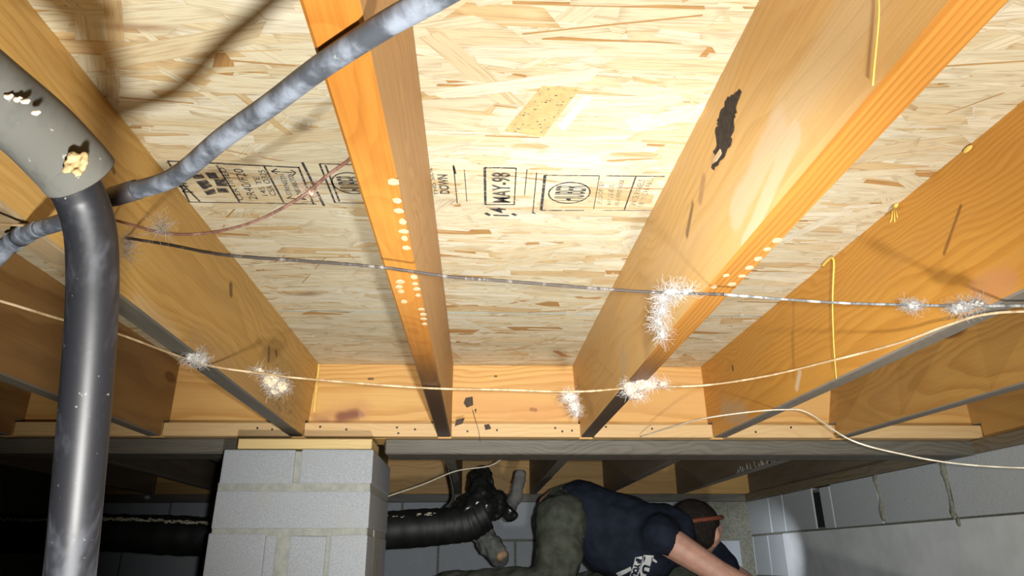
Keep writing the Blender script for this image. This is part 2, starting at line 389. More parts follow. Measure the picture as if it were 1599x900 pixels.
def ring_stamp(cpx, rx_m, ry_m):
    c = pt(cpx); bm = bmesh.new(); n = 40
    for k in range(n):
        a0, a1 = 2*PI*k/n, 2*PI*(k+1)/n
        P_ = lambda a, s: c+Vector((math.cos(a)*rx_m*s, math.sin(a)*ry_m*s, 0))
        add_slab(bm, [P_(a0, .93), P_(a1, .93), P_(a1, 1), P_(a0, 1)], Vector((0, 0, 1)), .0006)
    under_panel(obj('stamp_ring', bm, M_INK))
    # the striped oval lettering inside the ring
    h = rx_m*1.45
    o = text_obj('stamp_lettering', 'HUBER', c+Vector((h/2, ry_m*.72, 0)), AD, UPT, h, ry_m*1.44, M_INK, None, .0006)
ring_stamp((549, 287), .031, .034)
bars('stamp_frame', [((499, 256), (575, 258), .0022), ((523, 317), (600, 318), .0018), ((499, 256), (523, 317), .003), ((508, 258), (530, 315), .003)])
# right of the second joist
stamp_text('THIS SIDE', (685, 305), (674, 262), (678, 305), M_INK)
stamp_text('DOWN', (702, 303), (698, 273), (687, 303), M_INK, .0006)
bars('stamp_frame', [((708, 258), (714, 318), .0016), ((725, 265), (729, 315), .0012), ((708, 260), (711, 272), .0035)])
bars('stamp_frame', [((757, 262), (806, 263), .003), ((806, 263), (803, 320), .002), ((757, 262), (758, 320), .004), ((758, 320), (803, 320), .002)])
stamp_text('MAY-98', (796, 317), (796, 270), (769, 317), M_INK, .0006)
stamp_text('14', (795, 338), (788, 325), (770, 338), M_INK, .0006)
bars('stamp_frame', [((758, 333), (765, 337), .006), ((800, 334), (806, 337), .006), ((823, 265), (819, 306), .0014), ((838, 270), (832, 333), .0016), ((831, 332), (836, 334), .003)])
bars('stamp_frame', [((851, 274), (936, 275), .002), ((846, 329), (912, 329), .002), ((851, 274), (845, 329), .0045), ((936, 275), (927, 327), .0012)])
ring_stamp((889, 302), .0345, .0355)
bars('stamp_frame', [((947, 275), (1038, 276), .002), ((993, 276), (975, 328), .0022), ((940, 329), (1020, 329), .0012)])
stamp_text('FLOOR BY', (940, 319), (944, 282), (932, 319), M_INKF)
stamp_text('HUBER', (955, 320), (960, 288), (947, 320), M_INKF)
stamp_text('ENGINEERED WOOD', (966, 321), (975, 280), (959, 321), M_INKF)
stamp_text('SPACE PANELS', (992, 323), (1008, 281), (982, 323), M_INKF)
stamp_text('1/8 INCH ALL', (1004, 323), (1020, 280), (995, 323), M_INKF)
bm = bmesh.new(); bar_bm(bm, (430, 486), (1190, 494), .0026); under_panel(obj('chalk_line', bm, M_CHALK))
# the broad tan strand with faint print, and a few other strands that stand out
for name, quad, colr in (('printed_strand', [(847, 134), (906, 138), (848, 214), (787, 205)], (0.62, 0.44, 0.20)), ('pale_strand', [(975, 188), (1100, 164), (1104, 180), (990, 207)], (0.86, 0.74, 0.50)),
                         ('pale_strand', [(870, 196), (912, 150), (926, 152), (880, 206)], (0.88, 0.78, 0.56)), ('pale_strand', [(1290, 215), (1400, 170), (1408, 182), (1330, 215)], (0.84, 0.72, 0.46))):
    bm = bmesh.new(); add_slab(bm, [pt(q) for q in quad], Vector((0, 0, 1)), .0004)
    under_panel(obj(name, bm, plain(name+'_wood', colr, .65, sc=70, var=.14)))
bm = bmesh.new(); rr = random.Random(5)
for i in range(90):
    a, b = rr.random(), rr.random()
    if (a-.5)**2+(b-.5)**2 < .03 and rr.random() < .7: continue
    q = (847+(906-847)*a+(787-847)*b, 136+(3)*a+(70)*b)
    c = pt(q)-Vector((0, 0, .0004)); s = rr.uniform(.0006, .0018)
    add_slab(bm, [c+Vector((-s, -s*.5, 0)), c+Vector((s, -s*.5, 0)), c+Vector((s, s*.5, 0)), c+Vector((-s, s*.5, 0))], Vector((0, 0, 1)), .0004)
o = under_panel(obj('print_flecks', bm, M_INKF)); o['kind'] = 'stuff'
# ------------------------------------------------------------------ joists
XTOP, XBOT, JW = {}, {}, JT
def lin(p, q): 
    m = (q.x-p.x)/(q.y-p.y); return lambda y: p.x+m*(y-p.y)
def joist(k, label, m_side, m_bot, top=None, bot=None, side=1, y0=-1.0):
    """top/bot: pixel pairs of the measured arris on that side (side=-1 left, 1 right)"""
    xc = X0+k*SP
    ft = lin(onz(top[0], H), onz(top[1], H)) if top else (lambda y: xc+side*JT/2)
    fb = lin(onz(bot[0], ZB), onz(bot[1], ZB)) if bot else (lambda y: xc+side*JT/2)
    L = (lambda f: (lambda y: f(y)-(JT if side > 0 else 0)))
    TL, BL = L(ft), L(fb); c = .003
    bm = bmesh.new()
    def sec(y, zb, ch=c):
        tl, bl = TL(y), BL(y); f = (zb-ZB)/(H-ZB); l = bl+(tl-bl)*f
        pts = [(tl, H-.0012), (l, zb+ch), (l+ch, zb), (l+JT-ch, zb), (l+JT, zb+ch), (tl+JT, H-.0012)]
        return [bm.verts.new((x, y, z+CZ)) for x, z in pts]
    def loft(S):
        for a, b in zip(S[:-1], S[1:]):
            for i in range(6): bm.faces.new((a[i], a[(i+1) % 6], b[(i+1) % 6], b[i]))
        bm.faces.new(S[0][::-1]); bm.faces.new(S[-1])
    ys = [y0+(D-.041-y0)*i/10 for i in range(11)]
    loft([sec(y, ZB) for y in ys]); loft([sec(D-.0412, ZB+.045), sec(D-.001, ZB+.045)])
    me = mesh_bm('floor_joist', bm)
    for p in me.polygons: p.material_index = 1 if p.normal.z < -.4 else 0
    o = link('floor_joist', me, [m_side, m_bot]); tag(o, label, 'joist', 'floor joists resting on the near girder side')
    XTOP[k], XBOT[k] = TL, BL
    return o
def face_pt(k, q, side):
    y1, y2 = .4, 2.0; off = JT if side > 0 else 0
    a = Vector((XBOT[k](y1)+off, y1, ZB+CZ)); b = Vector((XBOT[k](y2)+off, y2, ZB+CZ)); c = Vector((XTOP[k](y1)+off, y1, H+CZ))
    n = (b-a).cross(c-a).normalized()
    if n.x*side < 0: n = -n
    return onplane(q, a, n), n
J = {}
zc = CZ+ZB
def predef(k, top, bot, side):            # arris functions before the material needs board coordinates
    ft = lin(onz(top[0], H), onz(top[1], H)); fb = lin(onz(bot[0], ZB), onz(bot[1], ZB))
    XTOP[k] = lambda y: ft(y)-(JT if side > 0 else 0); XBOT[k] = lambda y: fb(y)-(JT if side > 0 else 0)
EDGE = {0: (((62.5, 23.6), (498, 568)), ((331, 572.6), (473, 682)), 1), 1: (((645, 40), (708, 570)), ((592, 150), (704, 683)), 1),
        2: (((1185, 0), (893, 572)), ((1421, 80), (907, 684)), -1), 3: (((1599, 155), (1098, 569)), ((1450, 525), (1115, 684)), -1)}
for k, e in EDGE.items(): predef(k, *e)
def st(k, side, q1, q2, rad, col, amt=.8, soft=.5):
    a, _ = face_pt(k, q1, side); b, _ = face_pt(k, q2, side); return (a.y, a.z, b.y, b.z, rad, col, amt, soft)
DK, RD, PALE = (0.07, 0.035, 0.016), (0.20, 0.07, 0.025), (0.62, 0.47, 0.30)
mA = wood('joist_wood_a', (0.62, 0.385, 0.12), (0.43, 0.225, 0.05), centre=(X0+.10, zc+.10), freq=95, tone=(0.46, 0.28, 0.09), seed=1.3, ring=.36, fine=.42, specks=(1.75, zc+.06, .22),
          stains=[st(0, 1, (350, 448), (351, 458), .009, DK, .75, .4), st(0, 1, (411, 545), (412, 560), .008, (0.17, 0.10, 0.06), .9, .3), st(0, 1, (421, 549), (423, 555), .006, DK, .9, .4),
                  st(0, 1, (170, 262), (172, 268), .004, DK, .7, .4), st(0, 1, (430, 640), (300, 540), .035, (0.36, 0.22, 0.10), .55, .9), st(0, 1, (215, 475), (275, 530), .016, PALE, .35, .6)])
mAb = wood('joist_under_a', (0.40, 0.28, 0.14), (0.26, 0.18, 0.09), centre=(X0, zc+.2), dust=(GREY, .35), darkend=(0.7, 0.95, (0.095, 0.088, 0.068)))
mB = wood('joist_wood_b', (0.54, 0.32, 0.125), (0.35, 0.175, 0.055), centre=(-.02, zc+.4), freq=110, tone=(0.46, 0.25, 0.10), seed=2.1, ring=.3, fine=.6)
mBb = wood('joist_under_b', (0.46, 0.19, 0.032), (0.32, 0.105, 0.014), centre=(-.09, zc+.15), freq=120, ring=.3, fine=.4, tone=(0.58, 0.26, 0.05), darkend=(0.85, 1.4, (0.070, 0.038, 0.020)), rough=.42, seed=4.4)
mC = wood('joist_wood_c', (0.63, 0.40, 0.145), (0.45, 0.225, 0.055), centre=(.45, zc+.02), freq=80, tone=(0.60, 0.40, 0.19), seed=3.3, ring=.24, fine=.36,
          stains=[st(2, -1, (1340, 20), (1230, 180), .03, (0.62, 0.47, 0.27), .55, .7), st(2, -1, (1215, 200), (1150, 330), .022, PALE, .75, .35), st(2, -1, (1240, 210), (1165, 380), .013, PALE, .8, .3),
                  st(2, -1, (1083, 320), (1074, 365), .006, DK, .7, .6), st(2, -1, (1100, 280), (1095, 310), .008, (0.30, 0.15, 0.08), .6, .6),
                  st(2, -1, (975, 560), (972, 620), .020, (0.45, 0.36, 0.25), .6, .5), st(2, -1, (1020, 500), (1010, 530), .03, (0.30, 0.16, 0.06), .5, .8),
                  st(2, -1, (905, 600), (925, 640), .02, (0.34, 0.2, 0.09), .5, .9)])
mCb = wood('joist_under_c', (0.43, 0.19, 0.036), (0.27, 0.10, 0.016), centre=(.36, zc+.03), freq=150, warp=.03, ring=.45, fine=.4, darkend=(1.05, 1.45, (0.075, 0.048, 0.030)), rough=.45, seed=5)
mD = wood('joist_wood_d', (0.56, 0.275, 0.05), (0.41, 0.165, 0.022), centre=(.84, zc+.02), freq=105, tone=(0.47, 0.23, 0.05), seed=4.1, ring=.40, fine=.3,
          stains=[st(3, -1, (1497, 322), (1472, 396), .0028, (0.14, 0.06, 0.015), .75, .9), st(3, -1, (1232, 520), (1238, 590), .006, (0.26, 0.11, 0.03), .4, .9), st(3, -1, (1247, 582), (1243, 606), .008, (0.62, 0.50, 0.32), .8, .4),
                  st(3, -1, (1138, 573), (1139, 577), .005, DK, .9, .4), st(3, -1, (1232, 472), (1236, 560), .005, (0.30, 0.14, 0.04), .4, .9), st(3, -1, (1130, 640), (1160, 650), .03, (0.40, 0.30, 0.19), .6, .7), st(3, -1, (1570, 440), (1530, 455), .022, (0.48, 0.22, 0.09), .7, .4)])
mG = wood('joist_under_grey', (0.26, 0.22, 0.17), (0.16, 0.13, 0.10), centre=(.7, zc+.2), dust=(GREY, .7), freq=150, ring=.3)
mE = wood('joist_wood_e', (0.46, 0.25, 0.065), (0.31, 0.14, 0.03), centre=(1.25, zc+.03), freq=110, tone=(0.38, 0.21, 0.07), seed=6.1, ring=.45, fine=.3, knots=.35)
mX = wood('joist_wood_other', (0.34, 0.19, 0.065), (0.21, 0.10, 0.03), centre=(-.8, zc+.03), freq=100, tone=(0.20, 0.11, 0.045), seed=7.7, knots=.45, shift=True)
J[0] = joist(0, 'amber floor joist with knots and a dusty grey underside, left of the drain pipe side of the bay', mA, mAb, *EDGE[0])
J[0]['label'] = 'amber floor joist with a dusty grey underside, behind the black drain pipe'
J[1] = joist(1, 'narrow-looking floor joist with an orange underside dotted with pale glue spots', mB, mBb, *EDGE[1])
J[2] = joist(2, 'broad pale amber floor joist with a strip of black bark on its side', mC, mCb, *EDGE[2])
J[3] = joist(3, 'amber floor joist with a dark wire shadow and a yellow glue string on its side', mD, mG, *EDGE[3])
J[4] = joist(4, 'brownish floor joist with rough grain, next to the last one at the right wall', mE, mG, None, ((1560, 610), (1440, 645)), -1)
J[4]['label'] = 'brownish rough-grained floor joist at the right, second from the block wall'
J[5] = joist(5, 'outermost floor joist lying on the sill along the right block wall', mE, mG, None, None, -1)
J[-1] = joist(-1, 'shadowed brown floor joist at the left, first beyond the black drain pipe', mX, mG, None, None, 1)
J[-2] = joist(-2, 'darkest floor joist at the far left edge of the view', mX, mG, None, None, 1)

# parts of joists
def disc_bm(bm, c, n, t1, rx, ry, th, sides=10):
    t2 = n.cross(t1).normalized(); t1 = t2.cross(n).normalized()
    add_slab(bm, [c+t1*math.cos(2*PI*i/sides)*rx*random.uniform(.85, 1.1)+t2*math.sin(2*PI*i/sides)*ry*random.uniform(.85, 1.1) for i in range(sides)], n, th)
DOWN, YV = Vector((0, 0, -1)), Vector((0, 1, 0))
for k, lst in ((1, [(614.5, 284), (620.5, 313), (623, 329), (628.7, 346), (631, 361), (632, 372), (634.7, 387), (646.5, 432.5), (648, 443), (651, 451), (653, 461), (625, 440), (623, 448), (626, 455), (631, 471), (658, 483), (660.7, 491), (661.4, 498), (663, 506)]),
               (2, [(1198, 389), (1170, 418), (1213, 375), (1184, 404), (1134, 430), (1159, 431), (1143, 444), (1115, 448)])):
    for q in lst:
        bm = bmesh.new(); disc_bm(bm, onz(q, ZB+.0002), DOWN, Vector((1, 0, 0)), random.uniform(.0035, .0058), random.uniform(.004, .0065), .0007)
        obj('glue_spot', bm, M_SPOT, J[k])
# bark strip on the third joist, glue knob and seams
def patch(k, side, name, poly, mat, th=.0018):
    pts, n = [], None; jr = random.Random(len(poly)); fine_ = []
    for a, b in zip(poly, poly[1:]+poly[:1]):
        fine_.append(a)
        if len(poly) > 8:
            for f in (.33, .66): fine_.append((a[0]+(b[0]-a[0])*f+jr.uniform(-2.2, 2.2), a[1]+(b[1]-a[1])*f+jr.uniform(-1, 1)))
    for q in fine_: p, n = face_pt(k, q, side); pts.append(p-n*.0003)
    bm = bmesh.new(); add_slab(bm, pts, n, th); return obj(name, bm, mat, J[k])
patch(2, -1, 'bark_strip', [(1156, 139), (1158, 147), (1152, 163), (1152, 176), (1147, 186), (1148, 199), (1142, 214), (1143, 226), (1136, 236), (1132, 246), (1124, 255), (1117, 266), (1112, 262), (1119, 246), (1115, 236), (1121, 226), (1118, 206), (1123, 196), (1121, 188), (1127, 172), (1133, 164), (1138, 151), (1147, 148)], M_BARK)
patch(2, -1, 'bark_strip', [(1149, 116), (1151, 120), (1145, 133), (1141, 134)], M_BARK, .001)
patch(2, -1, 'bark_strip', [(1080, 338), (1081, 346), (1075, 358), (1070, 370), (1070, 362), (1076, 350)], M_BARK, .001)
patch(2, -1, 'wood_chip', [(1127, 233), (1129, 240), (1121, 252), (1115, 256), (1117, 248)], M_SPOT, .003)
for q, rx in (((1511, 233), .010), ((1398, 322), .008), ((1405, 305), .009)):
    p, n = face_pt(3, q, -1); bm = bmesh.new(); bmesh.ops.create_icosphere(bm, subdivisions=2, radius=1, matrix=Matrix.Translation(p) @ Matrix.Diagonal((.003, rx, .004, 1)))
    obj('glue_bead', bm, M_GLUE, J[3], True)
bm = bmesh.new(); p, n = face_pt(1, (690, 352), 1); bmesh.ops.create_icosphere(bm, subdivisions=2, radius=1, matrix=Matrix.Translation(p) @ Matrix.Diagonal((.004, .006, .006, 1)))
obj('glue_bead', bm, M_GLUE, J[1], True)
bm = bmesh.new(); p, n = face_pt(0, (133, 107), 1); bmesh.ops.create_icosphere(bm, subdivisions=2, radius=1, matrix=Matrix.Translation(p) @ Matrix.Diagonal((.003, .018, .004, 1)))
obj('glue_bead', bm, M_GLUE, J[0], True)
p, n = face_pt(0, (497, 600), 1)
box_obj('glue_bead', (XTOP[0](D-.01)+JT, D-.008, CZ+.40), (XTOP[0](D-.01)+JT+.006, D-.001, CZ+H-.004), M_GLUE, J[0], .001)

# ------------------------------------------------------------------ girder
girder = tag(empty('girder', (0, D, CZ+ZB)), 'warm pine girder carrying the joist ends, with a nailed ledger strip along its foot', 'girder')
bpy.context.view_layer.update()
def gpart(o): adopt(o, girder); return o
def rimpt(q): return ony(q, D)
def rst(q1, q2, rad, col, amt=.8, soft=.5):
    a, b = rimpt(q1), rimpt(q2); return (a.x, a.z, b.x, b.z, rad, col, amt, soft)
mR = wood('girder_face', (0.66, 0.39, 0.125), (0.47, 0.22, 0.05), axis='X', centre=(D+.16, zc+.115), freq=120, tone=(0.60, 0.33, 0.12), seed=1.9, ring=.55, fine=.25, warp=.03,
          stains=[rst((520, 654), (560, 640), .030, (0.50, 0.25, 0.10), .6, .8), rst((532, 652), (555, 647), .015, (0.20, 0.07, 0.035), .9, .7), rst((492, 652), (508, 656), .010, (0.38, 0.19, 0.08), .7, .8), rst((563, 646), (566, 648), .007, (0.33, 0.17, 0.12), .8, .6),
                  rst((720, 630), (860, 645), .025, (0.58, 0.28, 0.10), .5, .9), rst((576, 592), (582, 592), .004, DK, .8, .4), rst((773, 588), (775, 588), .003, DK, .8, .4), rst((830, 640), (836, 641), .006, RD, .6, .5)])
mL = wood('ledger_wood', (0.64, 0.44, 0.21), (0.50, 0.29, 0.11), axis='X', centre=(D-.3, zc+.4), freq=70, tone=(0.55, 0.38, 0.19), seed=8.8, ring=.25, fine=.3)
mP = wood('sill_grey', (0.125, 0.112, 0.085), (0.06, 0.052, 0.04), axis='X', centre=(D, zc+.3), freq=110, dust=((0.17, 0.16, 0.13), .4), seed=3)
mS = wood('shim_wood', (0.60, 0.45, 0.20), (0.45, 0.30, 0.11), axis='X', centre=(D, zc+.3), freq=140, seed=5.5, ring=.35)
XL, XR = -2.2, 1.66
for i, (ya, yb) in enumerate(((D, D+.038), (D+.0385, D+.0765), (D+.077, D+.115))):
    gpart(box_obj('girder_board', (XL, ya, zc+.0), (XR, yb, ZH-.0015), mR, None, .002))
for k in range(-3, 5):                       # ledger strips fitted between the joists
    xa = (XBOT[k](D-.03)+JT if k in XBOT else X0+k*SP+JT/2)+.0006
    xb = (XBOT[k+1](D-.03) if k+1 in XBOT else X0+(k+1)*SP-JT/2)-.0006
    gpart(box_obj('ledger_strip', (max(xa, XL), D-.0385, zc+.001), (xb, D-.0002, zc+.0395), mL, None, .002, jit=.0004))
for q in [(500, 667), (541, 671), (620, 668), (622, 677), (648, 671), (730, 674), (776, 672), (867, 669), (878, 674), (893, 673), (946, 667), (1018, 670), (1180, 675), (1235, 668), (402, 669), (425, 671)]:
    c = ony(q, D-.0383); bm = bmesh.new(); disc_bm(bm, c, Vector((0, -1, 0)), Vector((1, 0, 0)), .0034, .0034, .0012, 8); gpart(obj('nail_head', bm, M_NAIL))
for poly in ([(727, 622), (738, 620), (739, 633), (729, 637), (724, 630)], [(713, 656), (726, 653), (722, 662), (710, 666)], [(756, 664), (764, 663), (767, 670), (758, 672)], [(741, 640), (744, 639), (743, 646)]):
    yy = D if poly[0][1] < 650 else D-.0387
    bm = bmesh.new(); add_slab(bm, [ony(q, yy-.0001) for q in poly], Vector((0, -1, 0)), .003); gpart(obj('mud_scab', bm, M_WEB))
gpart(tube_obj('dead_tendril', [ony(q, D-.04) for q in ((738, 641), (742, 655), (747, 672), (750, 690))], .0008, M_WEB, None, 5, 4))
# grey weathered plate below the girder
plate = tag(box_obj('bearing_plate', (-.262, D-.012, CZ+.281), (1.50, D+.125, zc-.0005), mP, None, .004, jit=.001), 'weathered grey plate under the girder, right of the block pier', 'board')
plate2 = tag(box_obj('bearing_plate', (XL, D-.012, CZ+.281), (-.30, D+.125, zc-.0005), mP, None, .004), 'shadowed grey plate under the girder, behind and left of the block pier', 'board')

# ------------------------------------------------------------------ block pier
pier = tag(empty('block_pier', (-.47, 2.08, 0.15)), 'pale grey concrete block pier with a wooden shim on top, under the girder', 'pier')
def ppart(o): adopt(o, pier); return o
YF, YBK = 1.888, 2.29; XPL, XPR = -.664, -.272
def pb(xa, xb, za, zb, ya=YF, yb=YBK, bev=.004): ppart(box_obj('concrete_block', (xa, ya, CZ+za), (xb, yb, CZ+zb), M_BLOCK, None, bev, 2, .0012))
pb(XPL, -.4765, .184, .272); pb(-.462, XPR, .184, .272)
pb(XPL-.004, XPR-.001, .073, .166)
# third course: a hollow block on end at the left, two slim halves at the right
pb(XPL-.008, -.530, -.13, .062); pb(-.5285, -.498, -.13, .062, YF+.003); pb(-.468, -.3755, -.13, .055); pb(-.367, XPR-.002, -.13, .057)
pb(XPL-.008, XPR-.002, -.33, -.14); pb(XPL-.008, XPR-.002, -.53, -.34)
ppart(box_obj('mortar', (XPL+.004, YF+.005, CZ-.56), (XPR-.004, YBK-.005, CZ+.268), M_MORTAR, None, .002))
ppart(box_obj('mortar', (XPL-.004, YF+.001, CZ+.163), (XPR-.003, YBK-.002, CZ+.187), M_MORTAR, None, .004, 2, .001))
ppart(box_obj('mortar', (-.503, YF+.0015, CZ-.13), (-.467, YF+.05, CZ+.066), M_MORTAR, None, .003, 2, .001))
ppart(box_obj('mortar', (XPR-.02, YF+.12, CZ-.13), (XPR-.001, YF+.26, CZ+.075), M_MORTAR, None, .004, 2, .001))
ppart(box_obj('mortar', (XPL-.003, YF+.0025, CZ+.055), (XPR-.006, YF+.08, CZ+.075), M_MORTAR, None, .002, 2, .001))
ppart(box_obj('mortar', (XPL+.03, D-.010, CZ+.268), (XPR-.03, D+.12, CZ+.2735), M_MORTAR, None, .001))
shim = tag(box_obj('shim_board', (-.632, YF+.004, CZ+.2738), (-.279, D-.014, CZ+.3005), mS, None, .002), 'yellowish wooden shim board lying on top of the block pier', 'board')

# ------------------------------------------------------------------ ground
def ground_z(y): 
    t = min(1, max(0, (y-.7)/1.2)); t = t*t*(3-2*t); return 0.02+t*(CZ-.16-0.02)
bm = bmesh.new(); nx, ny = 26, 34; gv = []
for j in range(ny+1):
    for i in range(nx+1):
        x = -2.3+4.2*i/nx; y = -1.1+5.2*j/ny
        gv.append(bm.verts.new((x, y, ground_z(y)+noise.noise(Vector((x*3, y*3, 0)))*.012)))
for j in range(ny):
    for i in range(nx): bm.faces.new((gv[j*(nx+1)+i], gv[j*(nx+1)+i+1], gv[(j+1)*(nx+1)+i+1], gv[(j+1)*(nx+1)+i]))
struct(obj('floor', bm, M_SOIL, None, True))

# ------------------------------------------------------------------ right block wall
wall = struct(box_obj('wall_right', (1.506, -1.0, 0.0), (1.68, 4.1, CZ+.278), M_WMORTAR, None, .001))
def wpart(name, a, b, m, bev=.003, parent=None):
    o = box_obj(name, a, b, m, None, bev, 2, .0012); o.parent = parent or wall; return o
ZT, ZMID = CZ+.284, CZ+.107
joints = [2.197-.406*7+.406*i for i in range(0, 8)]
for i in range(len(joints)):
    ya = joints[i]+.006; yb = joints[i]+.400
    if ya < 3.0: wpart('concrete_block', (1.5, ya, ZMID+.004), (1.67, yb, ZT), M_WBLOCK)
wpart('concrete_block', (1.5, 2.609, ZMID+.004), (1.67, 2.96, ZT), M_WBLOCK)
wpart('concrete_block', (1.5, 2.972, ZMID+.004), (1.67, 3.06, ZT-.004), M_WBLOCK)
pocket_shade = wpart('vent_opening_shade', (1.503, 3.068, ZMID+.01), (1.66, 3.13, ZT-.02), plain('painted_void_shade', (.01, .01, .01), .9, var=.1, bump=0), .001)  # solid near-black block; the opening's inner shade is painted as its colour
for ya, yb in ((3.137, 3.45), (3.458, 3.62), (3.630, 3.96)): wpart('concrete_block', (1.5, ya, ZMID+.006), (1.67, yb, ZT), M_WBLOCK)
for zb_, zt_ in ((ZMID-.196, ZMID-.004), (ZMID-.396, ZMID-.204), (0.02, ZMID-.404)):
    for i, ya in enumerate((3.49, 3.70, 3.90) if zb_ > .2 else ()):
        wpart('concrete_block', (1.5, ya, zb_), (1.67, (3.69, 3.89, 3.96)[i], zt_), M_WBLOCK)
wpart('parged_band', (1.488, -1.0, .0), (1.62, 3.48, ZMID-.002), M_PARGE, .003)
bm = bmesh.new()
c = onx((1497, 816), 1.487); bmesh.ops.create_icosphere(bm, subdivisions=2, radius=1, matrix=Matrix.Translation(c) @ Matrix.Diagonal((.006, .010, .014, 1)))
o = obj('mortar_drip', bm, M_WMORTAR, wall, True)
for pts in ([(1472, 722), (1478, 745), (1482, 770), (1489, 795), (1496, 816)], [(1367, 742), (1373, 770), (1382, 814)]):
    P3 = [onx(q, 1.5015) for q in pts]; o = tube_obj('mortar_smear', P3, lambda t: .009+.004*math.sin(t*9), M_WMORTAR, wall, 8, 5, .15)
sill = tag(box_obj('sill_plate', (1.492, -1.0, ZT+.001), (1.63, 4.05, zc-.0005), wood('sill_wood', (0.20, 0.15, 0.08), (0.10, 0.07, 0.035), freq=100, seed=2.2, dust=(GREY, .5)), None, .003), 'dark wooden sill plate along the top of the right block wall', 'board')

# ------------------------------------------------------------------ bay beyond the girder
YR = 3.90
mF = wood('far_rim_wood', (0.50, 0.30, 0.10), (0.34, 0.18, 0.045), axis='X', centre=(YR+.1, zc+.1), freq=90, tone=(0.40, 0.24, 0.09), knots=.5, seed=9)
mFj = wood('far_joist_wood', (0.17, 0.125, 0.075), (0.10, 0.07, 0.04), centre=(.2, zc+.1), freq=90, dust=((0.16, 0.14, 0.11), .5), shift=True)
rim = struct(box_obj('trim_1', (XL, YR, zc), (1.66, YR+.038, ZH-.002), mF, None, .002))
far_names = {-4: None, -3: 'dim joist beyond the girder at the far left, in deep shadow', -2: 'dim joist beyond the girder, second from the far left', -1: 'dim joist beyond the girder, left of the block pier', 0: 'dim joist beyond the girder, directly behind the block pier',
             1: 'dusty grey joist beyond the girder, over the black duct', 2: 'dark joist beyond the girder, over the kneeling worker\'s hips', 3: 'dark cobwebbed joist beyond the girder, over the worker\'s back', 4: 'dim joist beyond the girder with white dust runs on its side', 5: 'last dim joist beyond the girder, on the right wall sill'}
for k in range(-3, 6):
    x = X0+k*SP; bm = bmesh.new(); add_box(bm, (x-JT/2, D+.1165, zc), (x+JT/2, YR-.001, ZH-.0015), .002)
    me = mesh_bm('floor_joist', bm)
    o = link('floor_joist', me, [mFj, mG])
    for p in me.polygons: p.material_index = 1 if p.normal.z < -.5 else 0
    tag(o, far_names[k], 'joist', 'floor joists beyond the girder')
# white dust runs on the fifth far joist
bm = bmesh.new(); rr = random.Random(8)
for i in range(70):
    y = rr.uniform(2.25, 2.95); hgt = rr.uniform(.01, .05)*(1-(y-2.25)*.5); xx = X0+4*SP-JT/2
    add_slab(bm, [Vector((xx+.0002, y, zc+.004)), Vector((xx+.0002, y+rr.uniform(.006, .016), zc+.004)), Vector((xx+.0002, y+.008, zc+hgt))], Vector((-1, 0, 0)), .0012)
o = obj('dust_runs', bm, plain('white_dust', (0.36, 0.34, 0.30), .95, sc=200), bpy.data.objects['floor_joist'] if False else o); o['kind'] = 'stuff'
wall_f = struct(box_obj('wall_far', (XL, YR+.012, 0.0), (1.505, YR+.2, CZ+.284), M_WMORTAR, None, .001))
mFW = mat_block('far_wall_block', (0.42, 0.45, 0.47), .2)
for r_ in range(4):
    zt = CZ+.283-r_*.2; zb_ = zt-.19
    for i in range(-6, 5):
        xa = .02+i*.406+(.2 if r_ % 2 else 0)
        if xa+.396 > 1.5: continue
        wb = box_obj('concrete_block', (max(xa, XL), YR+.001, max(zb_, .01)), (xa+.396, YR+.18, zt), mFW, None, .003, 1, .001); wb.parent = wall_f
sill2 = tag(box_obj('sill_plate', (XL, YR-.003, CZ+.2845), (1.49, YR+.14, zc-.0005), mP, None, .002), 'dark sill plate under the far rim board, beyond the duct', 'board')
wall_l = struct(box_obj('wall_left', (-2.34, -1.0, 0), (-2.2, 4.1, ZH), M_WMORTAR, None, .001))
wall_b = struct(box_obj('wall_back', (-2.3, -1.16, 0), (1.68, -1.02, ZH), M_WMORTAR, None, .001))

# ------------------------------------------------------------------ duct, plastic bundle, cables beyond the girder
M_BLACK = plain('black_plastic', (0.011, 0.012, 0.011), .26, spec=.5, sc=25, var=.4, bump=.5)
M_SLEEVE = plain('black_sleeve', (0.009, 0.0095, 0.008), .55, spec=.35, sc=14, var=.5, bump=.5)
M_DUSTY = plain('duct_dust', (0.42, 0.39, 0.28), .95, spec=.1, sc=140, var=.4)
duct = tag(empty('flexible_duct', (-1.0, 2.8, CZ-.2)), 'long black plastic-sleeved duct running level behind the block pier', 'duct')
def dpart(o): adopt(o, duct); return o
DY = 2.78; dz = lambda q: ony(q, DY)
P3 = [dz((-420, 800)), dz((0, 832)), dz((170, 832)), dz((330, 838)), dz((470, 836)), dz((640, 826)), dz((722, 818)), dz((760, 800))]
bm = bmesh.new(); cs = catmull(P3, 16)
add_tube(bm, cs, [.068+.0016*math.sin(i*1.9)+.002*math.sin(i*.33) for i in range(len(cs))], 22, True, .03); dpart(obj('sleeve', bm, M_SLEEVE))
b0 = dz((752, 792))
o = dpart(remesh_obj('wrapped_boot', [(b0+Vector((-.05, 0, -.01)), .06, b0+Vector((.055, .02, .01)), .055), (b0, .06, b0+Vector((.0, .05, .11)), .05), (b0+Vector((.07, .02, -.0)), .035, b0+Vector((.12, .04, -.03)), .022)], M_BLACK, None, .008, 2, .016, 26))
dpart(tube_obj('hanger_strap', [Vector((X0+SP-.02, DY-.02, zc+.02)), dz((708, 775)), dz((692, 797))], .007, M_SLEEVE, None, 6, 4))
bm = bmesh.new(); rr = random.Random(21)
